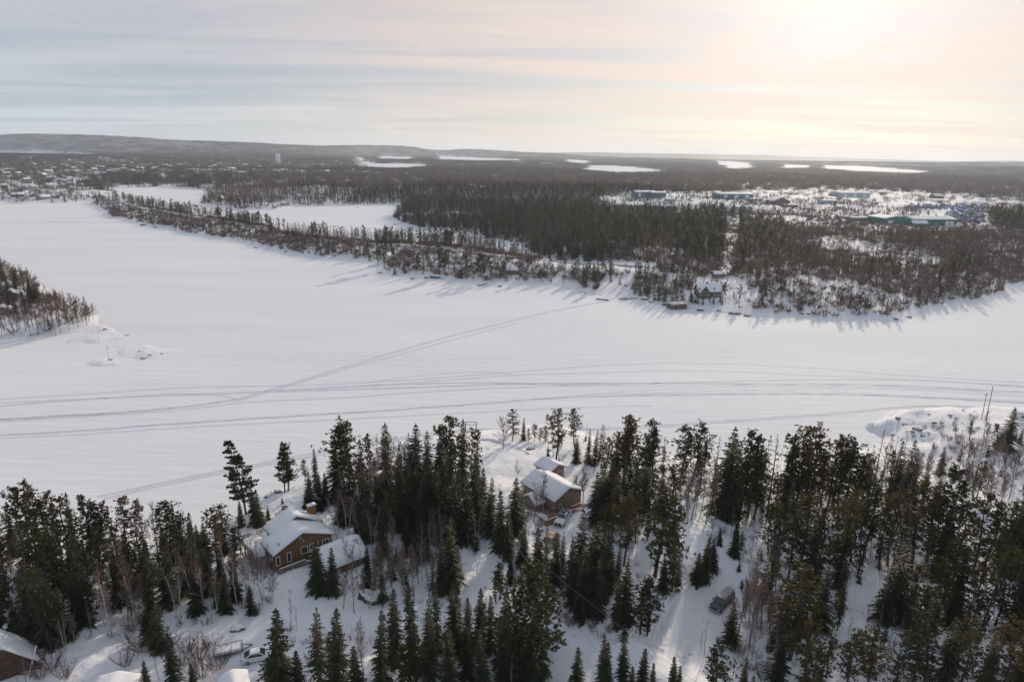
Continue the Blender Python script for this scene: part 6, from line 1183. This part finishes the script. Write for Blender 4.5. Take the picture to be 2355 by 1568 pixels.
# --- far-shore house with gables and dormers
fh0 = ground(1625, 678, 6); fh = thing('lodge', 'grey-brown lodge with snowy gables and dormers on the far shore', 'house', (fh0[0], fh0[1], fh0[2]), R_(8), scale=.87); plot(fh0[0], fh0[1], 13)
t_ = bpy.data.objects.new('main_block', None); COL.objects.link(t_); t_.parent = fh; t_.rotation_euler = (0, 0, R_(90))
gable(t_, -4.2, 4.2, -8.0, 7.0, -2, 3.4, 7.4, wall='brownwood', thick=.3, seed=40, over=.7)
t2 = bpy.data.objects.new('front_gable', None); COL.objects.link(t2); t2.parent = fh; t2.location = (-3.6, -5.6, 0)
gable(t2, -3.0, 3.0, .0, 5.5, -2, 3.2, 6.9, wall='tan', thick=.3, seed=41, over=.6, part='gable_wall'); window(t2, '-y', (0, 0, 4.2), 2.6, 1.4, mull=2, frame='brownwood'); window(t2, '-y', (0, 0, 1.4), 3.4, 1.9, mull=2, frame='brownwood')
for k, X in enumerate((-6.8, 3.2)):
    d_ = bpy.data.objects.new('dormer', None); COL.objects.link(d_); d_.parent = fh; d_.location = (X, -3.4, 3.6); gable(d_, -.8, .8, 0, 2.6, -.6, 1.0, 1.9, wall='shingle', thick=.18, seed=42+k, over=.25, nu=8, nv=6); window(d_, '-y', (0, 0, .45), .8, .7, frame='brownwood')
for y, z in ((0, 1.3), (2.0, 4.6)): window(fh, '+x', (8.0, y, z), 1.0, 1.3)
window(fh, '-y', (5.0, -4.2, 1.4), 1.6, 1.3); window(fh, '-y', (1.6, -4.2, 1.4), 1.2, 1.3); MB().box(-1.0, .2, -.6, .6, 6.5, 8.6).build('chimney', MT['rock'], fh); MB().box(-8.2, 8.0, -7.2, -5.7, .1, .3).build('terrace', MT['greywood'], fh); rail(fh, [(-8.1, -7.1), (7.9, -7.1)], .3, 1.0, step=2.6, mids=1)
def small_house(name, px, py, w, d, he, hr, rz, label, wall='brownwood', cat='house', z0=4, win=True, thick=.35, roof='shingle', group=None, doors=0, big=False, zoff=0.0):
    b0 = ground(px, py, z0); t = thing(name, label, cat, (b0[0], b0[1], b0[2]+zoff), R_(rz), group); gable(t, -d/2, d/2, -w/2, w/2, -2.5, he, hr, wall=wall, thick=thick, seed=int(px+py), nu=9, nv=9, roof=roof)
    t.rotation_euler.z += R_(90)
    if win:
        for q in (-w*.3, 0, w*.3): window(t, '-x', (-d/2, q, he*.55), w*.09+.4, he*.38, fw=.12)
        window(t, '-y', (0, -w/2, he*.55), d*.14, he*.4, fw=.12)
    for k in range(doors): q = -w*.32+k*w*.62/max(1, doors-1) if doors > 1 else 0; window(t, '-x', (-d/2, q, he*.42), w*.10, he*.80, name='loading_door', pane='white', fw=.15)
    plot(b0[0], b0[1], max(w, d)*.62); return t
small_house('shed', 1652, 638, 7, 5, 2.6, 3.6, 5, 'low snow-topped shed behind the far-shore lodge', cat='shed')
small_house('cottage', 893, 600, 7, 6, 4, 5.8, 70, 'small white-sided cottage behind the big pines on the causeway end', wall='white')
small_house('cabin', 1180, 628, 8, 6, 2.5, 4, -10, 'low cabin behind the far-shore pines near the dock', cat='cabin')
# boathouse and docks
bh0 = G(1556, 709, 0.0); bh = thing('boathouse', 'flat-roofed brown boathouse with roof railing on the ice', 'boathouse', bh0, R_(20)); plot(bh0[0], bh0[1], 6)
MB().box(-4.5, 4.5, -3, 3, -.2, 2.6).build('wall', MT['brownwood'], bh); r_ = MB().box(-5, 5, -3.5, 3.5, 2.6, 2.85).build('roof', MT['shingle'], bh); snow_cap('snow_blanket', r_, -4.9, 4.9, -3.4, 3.4, lambda u, v: 2.85, .3, 12, 10); rail(bh, [(-4.6, -3.2), (4.6, -3.2), (4.6, 3.2), (-4.6, 3.2), (-4.6, -3.2)], 2.9, 1.0, step=2.2, mids=1, wood='redwood')
window(bh, '-y', (-2.2, -3, 1.1), 2.6, 2.0, name='boat_door', pane='shingle'); window(bh, '-y', (2.3, -3, 1.5), 1.4, 1.0, frame='redwood')
for k, (px, py, L, rz, lb) in enumerate(((1110, 655, 9, 62, 'narrow snowy dock reaching onto the ice from the pine shore'), (1437, 688, 7, 5, 'low snow-covered dock beside the track up the far shore'))):
    b0 = G(px, py, 0); d_ = thing('dock', lb, 'dock', b0, R_(rz)); MB().box(-L/2, L/2, -1.1, 1.1, .55, .75).build('deck', MT['greywood'], d_); snow_cap('snow_blanket', d_, -L/2, L/2, -1.1, 1.1, lambda u, v: .75, .25, 10, 5); [MB().tube((x, y, -.4), (x, y, .9), .12, .12, 6).build('pile', MT['greywood'], d_) for x in (-L/2+.3, 0, L/2-.3) for y in (-1, 1)]
# --- sheds and yards beyond
MT['palemetal'] = mat('pale_steel_siding', (.42, .45, .48), .5, (.36, .39, .42), .2); MT['bluegrey'] = mat('blue_grey_siding', (.13, .17, .21), .6, (.16, .20, .24), .3); MT['brownred'] = mat('brown_red_siding', (.20, .10, .07), .7, (.25, .13, .09), .3)
gb0 = ground(2098, 517, 6); gb = thing('green_warehouse', 'long dark green metal warehouse with white loading doors and snowy roof', 'warehouse', gb0, R_(8)); plot(gb0[0], gb0[1], 46); plot(gb0[0]+20, gb0[1]-14, 24); plot(gb0[0]-28, gb0[1]-14, 20)
ga = bpy.data.objects.new('main_hall', None); COL.objects.link(ga); ga.parent = gb; ga.rotation_euler = (0, 0, R_(90)); ga.location = (16, 0, 0); gable(ga, -13, 13, -30, 27, -3, 7.5, 10.2, wall='green', roof='palemetal', thick=.25, seed=50, over=.5)
gw = bpy.data.objects.new('side_hall', None); COL.objects.link(gw); gw.parent = gb; gw.location = (-29, 0, 0); gable(gw, -15.5, 14.8, -12, 20, -3, 8.2, 10.8, wall='green', roof='palemetal', thick=.25, seed=51, over=.5, part='side_wall')
gp = bpy.data.objects.new('porch_wing', None); COL.objects.link(gp); gp.parent = gb; gp.location = (-6, -16.2, 0); gp.rotation_euler = (0, 0, R_(90)); gable(gp, -5, 3.1, -9, 9, -3, 4.0, 6.4, wall='green', roof='palemetal', thick=.3, seed=52, over=.8, part='wing_wall')
window(gw, '-y', (-8, -12, 3.0), 6.2, 6.0, name='loading_door', pane='white', fw=.2)
for x in (34, 40.2): window(gb, '-y', (x, -13, 2.8), 4.8, 5.0, name='loading_door', pane='white', fw=.2)
for x in (8, 18, 21): window(gb, '-y', (x, -13, 2.6), 1.6, 2.2, name='window', fw=.2)
for x, y in ((2, 3), (14, 2), (30, 1)): MB().box(x-.7, x+.7, y-.7, y+.7, 9.6, 11.2).build('roof_vent', MT['metal'], gb)
small_house('workshop', 1684, 456, 62, 22, 7, 8.8, 14, 'long blue-grey shed with a plain snow roof at the wood edge', wall='bluegrey', cat='shed', win=False, doors=3, z0=6)
small_house('workshop', 1954, 453, 70, 26, 8, 10, 15, 'wide pale metal building beyond the sawmill yard', wall='palemetal', cat='warehouse', win=False, doors=3, z0=6)
small_house('office', 1902, 468, 26, 14, 4.5, 5.5, 12, 'low pale office with a snow roof in front of the wide metal building', wall='palemetal', cat='office', z0=6)
small_house('barn', 1788, 470, 24, 28, 5.5, 11, 100, 'brown gabled barn with a pale door near the middle of the yard', wall='brownred', cat='barn', win=False, z0=6, doors=1)
small_house('lean_to', 1815, 476, 22, 10, 3, 4.2, 14, 'low snow-roofed lean-to beside the brown barn', wall='brownred', cat='shed', win=False, z0=6)
small_house('house', 2153, 456, 20, 16, 4.5, 8.5, 10, 'brown house with a snowy gable at the back of the blue yard', wall='brownred', z0=6)
small_house('workshop', 1480, 452, 34, 20, 7, 9, 10, 'pale two-part shop with a bluish roof by the snow piles', wall='bluegrey', cat='workshop', z0=6, win=False, doors=2); small_house('workshop_wing', 1510, 452, 24, 18, 6, 7.6, 12, 'lower bluish wing beside the two-part shop', wall='bluegrey', cat='workshop', z0=6)
small_house('shed', 1702, 484, 22, 13, 5, 6.5, 95, 'pale grey shed half hidden by conifers in the yard', wall='palemetal', cat='shed', z0=6); small_house('open_shed', 1975, 508, 28, 10, 4, 4.8, 8, 'open storage roof left of the green warehouse', wall='greywood', cat='shed', z0=6, win=False)
small_house('shed', 1540, 462, 14, 8, 3, 4, 10, 'small roof beside the snow piles in the yard', cat='shed', wall='palemetal', z0=6); small_house('trailer_office', 1735, 462, 20, 9, 3.4, 3.9, 12, 'long white trailer building next to the long shed', cat='trailer', wall='palemetal', z0=6)
qh0 = ground(1545, 484, 6); qh = thing('quonset_hut', 'round-topped white hut beside the yard lane', 'hut', qh0, R_(30)); plot(qh0[0], qh0[1], 12)
ar = [(7*math.cos(math.pi*i/12), 7*math.sin(math.pi*i/12)) for i in range(13)]; MB().prism([(x, -9, z) for x, z in ar], (0, 18, 0)).build('arched_shell', MT['palemetal'], qh); snow_cap('snow_blanket', qh, -4.5, 4.5, -9, 9, lambda u, v: math.sqrt(49-u*u)+.02, .3, 11, 8); window(qh, '-y', (0, -9, 2.2), 4, 3.6, name='hut_door', pane='shingle')
# stacks of blue floats in the yard, beyond counting
rgb_ = random.Random(70); bs = MB(); sn = MB()
for k in range(520):
    while True:
        px = rgb_.uniform(2085, 2262); py = rgb_.uniform(474, 514)
        if not (1995 < px < 2185 and py > 488): break
    if k > 440: px = rgb_.uniform(1900, 2000); py = rgb_.uniform(494, 503)
    q = G(px, py, 7.0); z = max(hz(q[0], q[1]), 0)
    for j in range(rgb_.choice((1, 1, 2, 3))):
        a = rgb_.random()*3; w = rgb_.uniform(.8, 1.9); c_ = Vector((q[0]+rgb_.uniform(-1, 1), q[1]+rgb_.uniform(-1, 1), z+.5+j*.85)); d = Vector((math.cos(a), math.sin(a), 0))*w; bs.beam(c_-d, c_+d, 1.3, .8)
        if j == 0 or rgb_.random() < .6: sn.beam(c_-d*.95+Vector((0, 0, .5)), c_+d*.95+Vector((0, 0, .5)), 1.2, .22)
o = bs.build('blue_float_stacks', MT['blue']); tag(o, 'heaps of blue plastic floats stacked across the snowy yard', kind='stuff'); o2 = sn.build('snow_on_floats', MT['snow'], o); o2['kind'] = 'stuff'
# snow piles and far vehicles in the yard
for k, (px, py, rz) in enumerate(((1755, 470, .3), (1600, 478, 1.2), (1590, 486, .4), (2010, 462, 0), (2060, 464, .1), (2085, 466, 0), (1850, 474, .8), (2280, 486, .3), (2300, 478, 1.0), (1930, 478, .2), (2040, 458, .2), (1985, 462, 1.4))):
    b0 = ground(px, py, 6)
    pickup('pickup_truck', f'{ordinal(k+1)} listed parked truck, tiny in the snowy yard, {["by the brown barn", "by the round hut", "below the round hut", "left of the brown house", "among trailers before the brown house", "nearest the brown house", "beside the office lane", "at the yard right edge", "beyond the bare bushes", "before the wide metal building", "behind the yard fence", "right of the wide metal building"][k]}'.replace(f'{ordinal(k+1)} listed parked', 'parked'), b0, rz, ['pearl_white_paint', 'dark_teal_paint', 'beige_paint', 'rust_paint'][k % 4], group='trucks in the far yard')
# --- water tower
wt0 = ground(640, 379, 10); wt = thing('water_tower', 'white cylindrical water tank rising above the far town', 'water tower', wt0); H_ = tall(wt0, 354); rr = 10.0
ang = [6.283*i/28 for i in range(28)]; MT['tank'] = mat('tank_paint', (.74, .75, .77), .5, (.68, .69, .71), .1)
loft([[(rr*q*math.cos(a), rr*q*math.sin(a), z) for a in ang] for q, z in ((.86, -3), (.86, 2), (1, 4), (1, H_-3.5), (.97, H_-1.6), (.8, H_-.6), (.4, H_-.1), (.1, H_))]).build('tank', MT['tank'], wt, smooth=True); MB().tube((0, 0, H_-.2), (0, 0, H_+.9), .9, .9, 10).build('vent', MT['tank'], wt); MB().beam((rr+.15, 0, 0), (rr+.15, 0, H_-3), .5, .1).build('ladder', MT['metal'], wt)
plot(wt0[0], wt0[1], 24)
# --- houses of the far town and hills
HM = {}
def house_proto(i, w, d, he, hr, wall):
    r = bpy.data.objects.new('p', None); a, b, _ = gable(r, -d/2, d/2, -w/2, w/2, -3, he, hr, wall=wall, thick=.4, seed=70+i, nu=7, nv=7); s = b.children[0]
    HM[i] = (a.data, b.data, s.data)
    for q in (s, a, b, r): bpy.data.objects.remove(q)
MT['cream'] = mat('cream_siding', (.45, .41, .34), .7, (.38, .34, .29), .4); MT['greysiding'] = mat('grey_siding', (.22, .22, .23), .7, (.28, .28, .29), .4)
for i, a in enumerate(((11, 9, 3, 5.4, 'cream'), (13, 9, 3.2, 5.2, 'greysiding'), (9, 8, 4.5, 7, 'brownwood'), (15, 10, 3, 5, 'brownred'), (10, 8, 3, 5.5, 'bluegrey'))): house_proto(i, *a)
rgt = random.Random(88); TH = []
for px, py, s in [(100, 458, 1.1), (128, 455, .9), (40, 452, 1), (78, 452, 1), (112, 398, 1.6), (100, 408, 1.4), (508, 462, 1), (655, 472, .9), (670, 476, .8), (785, 460, .8), (1112, 437, 1.2), (1085, 433, 1), (1230, 428, 1.1), (1265, 430, 1), (1290, 426, 1), (1180, 424, 1), (1040, 412, 1), (935, 405, 1.2), (960, 403, 1), (985, 501, 1), (1045, 498, 1), (1062, 500, 1), (940, 500, .9), (1560, 416, 1), (250, 388, 1), (2060, 408, 1), (1985, 410, 1), (1080, 422, .9), (560, 402, 1.6), (545, 399, 1.2), (690, 397, 1.2)]: TH.append((px, py, s))
while len(TH) < 165:
    px = rgt.uniform(-20, 820); py = 362+rgt.random()**1.2*(36 if px > 200 else 78)
    if all(abs(px-q[0]) > 7 or abs(py-q[1]) > 2.2 for q in TH[31:]): TH.append((px, py, rgt.uniform(.8, 1.5)))
TH.sort(); B = ground_many(np.array([(a, b) for a, b, _ in TH]), 6); kk = {}
for (px, py, s), b0 in zip(TH, B):
    if b0[2] < .8: continue
    zn = 'on the town peninsula' if (px < 230 and py > 425) else 'in the far town' if px < 830 else 'in the woods across the bay'
    kk.setdefault(zn, []).append(((px, py, s), b0))
for zn, L_ in kk.items():
    for k, ((px, py, s), b0) in enumerate(L_):
        m3 = HM[rgt.randrange(5)]; t = thing('house', f'{ordinal(k+1)} snow-roofed house from left {zn}', 'house', (b0[0], b0[1], b0[2]), rgt.uniform(0, 3.14), 'snow-roofed houses across the ice', scale=s)
        a = bpy.data.objects.new('wall', m3[0]); COL.objects.link(a); a.parent = t; b = bpy.data.objects.new('roof', m3[1]); COL.objects.link(b); b.parent = t; c_ = bpy.data.objects.new('snow_blanket', m3[2]); COL.objects.link(c_); c_.parent = b
        plot(b0[0], b0[1], 13*s)
# --- the road bank on the causeway, yard lanes, driveways
def strip(name, pts, w, m, z0=4, lift=.12, n=140):
    P = ground_many(np.array(pts, float), z0)[:, :2]; d = np.r_[0, np.cumsum(np.hypot(*np.diff(P, axis=0).T))]; t = np.linspace(0, d[-1], n); C = np.column_stack([np.interp(t, d, P[:, 0]), np.interp(t, d, P[:, 1])])
    for _ in range(6): C[1:-1] = (C[:-2]+2*C[1:-1]+C[2:])/4
    T = np.gradient(C, axis=0); T /= np.linalg.norm(T, axis=1)[:, None]; N = np.column_stack([-T[:, 1], T[:, 0]]); zc = np.maximum(height(C), .5)
    for _ in range(10): zc[1:-1] = (zc[:-2]+2*zc[1:-1]+zc[2:])/4
    offs = [(-.5*w-1.2, -.6), (-.5*w-.4, .25), (-.5*w, .0), (-.2*w, .03), (.2*w, .03), (.5*w, .0), (.5*w+.4, .25), (.5*w+1.2, -.6)]; rows = []
    for o_, dz in offs: rows.append(np.column_stack([C+N*o_, zc+lift+dz+(fbm(t, t*0+o_, 4, 2)-.5)*.2]))
    k = len(rows); V_ = np.stack(rows, 1).reshape(-1, 3); i = np.arange(n-1)[:, None]*k; j = np.arange(k-1)[None, :]
    o = raw(name, V_, np.stack([i+j, i+j+1, i+k+j+1, i+k+j], -1).reshape(-1, 4), m, smooth=True); tag(o, kind='structure'); return o
MT['road'] = mat('packed_road_snow', (.50, .49, .49), .75, (.62, .62, .63), .15, bump=.3, bscale=1.0)
strip('railway_bank', [(262, 462), (330, 482), (437, 501), (567, 521), (667, 533), (785, 551), (880, 564), (1006, 573), (1159, 593), (1279, 604), (1483, 614)], 5, MT['road'], 3, lift=.9, n=260)
strip('yard_road', [(1905, 520), (1918, 500), (1935, 480), (2000, 474), (2080, 478)], 9, MT['snow'], 6, lift=.25); strip('far_lane', [(1672, 640), (1678, 600), (1692, 540), (1700, 500), (1730, 480)], 2.2, MT['snow'], 6, lift=.25); strip('shore_track', [(1385, 690), (1420, 668), (1440, 645), (1460, 625)], 6, MT['packed'], 2, lift=.15, n=60)
trail('driveway_track', [(1500, 1600), (1520, 1500), (1560, 1440), (1620, 1395), (1640, 1330), (1690, 1290), (1760, 1270)], 1.5, .12, z='land', seed=41); trail('driveway_track', [(1420, 1600), (1450, 1520), (1520, 1450), (1590, 1400)], 1.5, .10, z='land', seed=42); trail('footpath', [(1212, 1098), (1195, 1085), (1170, 1065), (1140, 1050), (1105, 1045)], .7, .22, z='land', seed=43); trail('driveway_track', [(1262, 1262), (1275, 1235), (1300, 1190), (1322, 1165)], 1.6, .10, z='land', seed=44); trail('driveway_track', [(700, 1310), (670, 1345), (640, 1400), (600, 1470), (560, 1540)], 1.5, .10, z='land', seed=45)

for i, q in enumerate(([(1330, 1600), (1400, 1530), (1500, 1470), (1570, 1420), (1640, 1380), (1700, 1310)], [(1560, 1600), (1550, 1520), (1580, 1450), (1630, 1410)], [(1480, 1600), (1500, 1530), (1545, 1460), (1600, 1400)], [(1300, 1520), (1400, 1500), (1480, 1470), (1540, 1420)], [(730, 1320), (700, 1350), (680, 1390), (640, 1440), (560, 1500)], [(660, 1330), (650, 1370), (640, 1420), (610, 1470)], [(1290, 1240), (1310, 1200), (1335, 1165)])):
    trail('tyre_track', q, .45, .13, z='land', seed=60+i, mat_=MT['snow'])
for i, q in enumerate(([(1225, 1180), (1180, 1220), (1150, 1260), (1120, 1330), (1085, 1390)], [(700, 1310), (720, 1300), (740, 1295)], [(640, 1170), (620, 1185), (610, 1200)], [(560, 1455), (500, 1465), (440, 1480)], [(1560, 1375), (1590, 1390), (1640, 1400)], [(2000, 1380), (2040, 1400), (2080, 1420)])):
    trail('footpath', q, .35, .16, z='land', seed=80+i, mat_=MT['snow'])

# ------------------------------------------------------------------ woods, then the trees
woods()
grow()

# ------------------------------------------------------------------ the air
HB = MB().box(-FARTHEST*1.02, FARTHEST*1.02, -FARTHEST*1.02, FARTHEST*1.02, -4.5, 230.0)
hm = bpy.data.materials.new('haze'); hm.use_nodes = True; ht = hm.node_tree; ht.nodes.clear()
hv_ = ht.nodes.new('ShaderNodeVolumePrincipled'); hv_.inputs['Color'].default_value = (.80, .89, 1.0, 1); hv_.inputs['Density'].default_value = 5.4e-5; hv_.inputs['Anisotropy'].default_value = .35
ho = ht.nodes.new('ShaderNodeOutputMaterial'); ht.links.new(hv_.outputs[0], ho.inputs['Volume'])
hz_o = HB.build('haze', hm); tag(hz_o, kind='stuff')
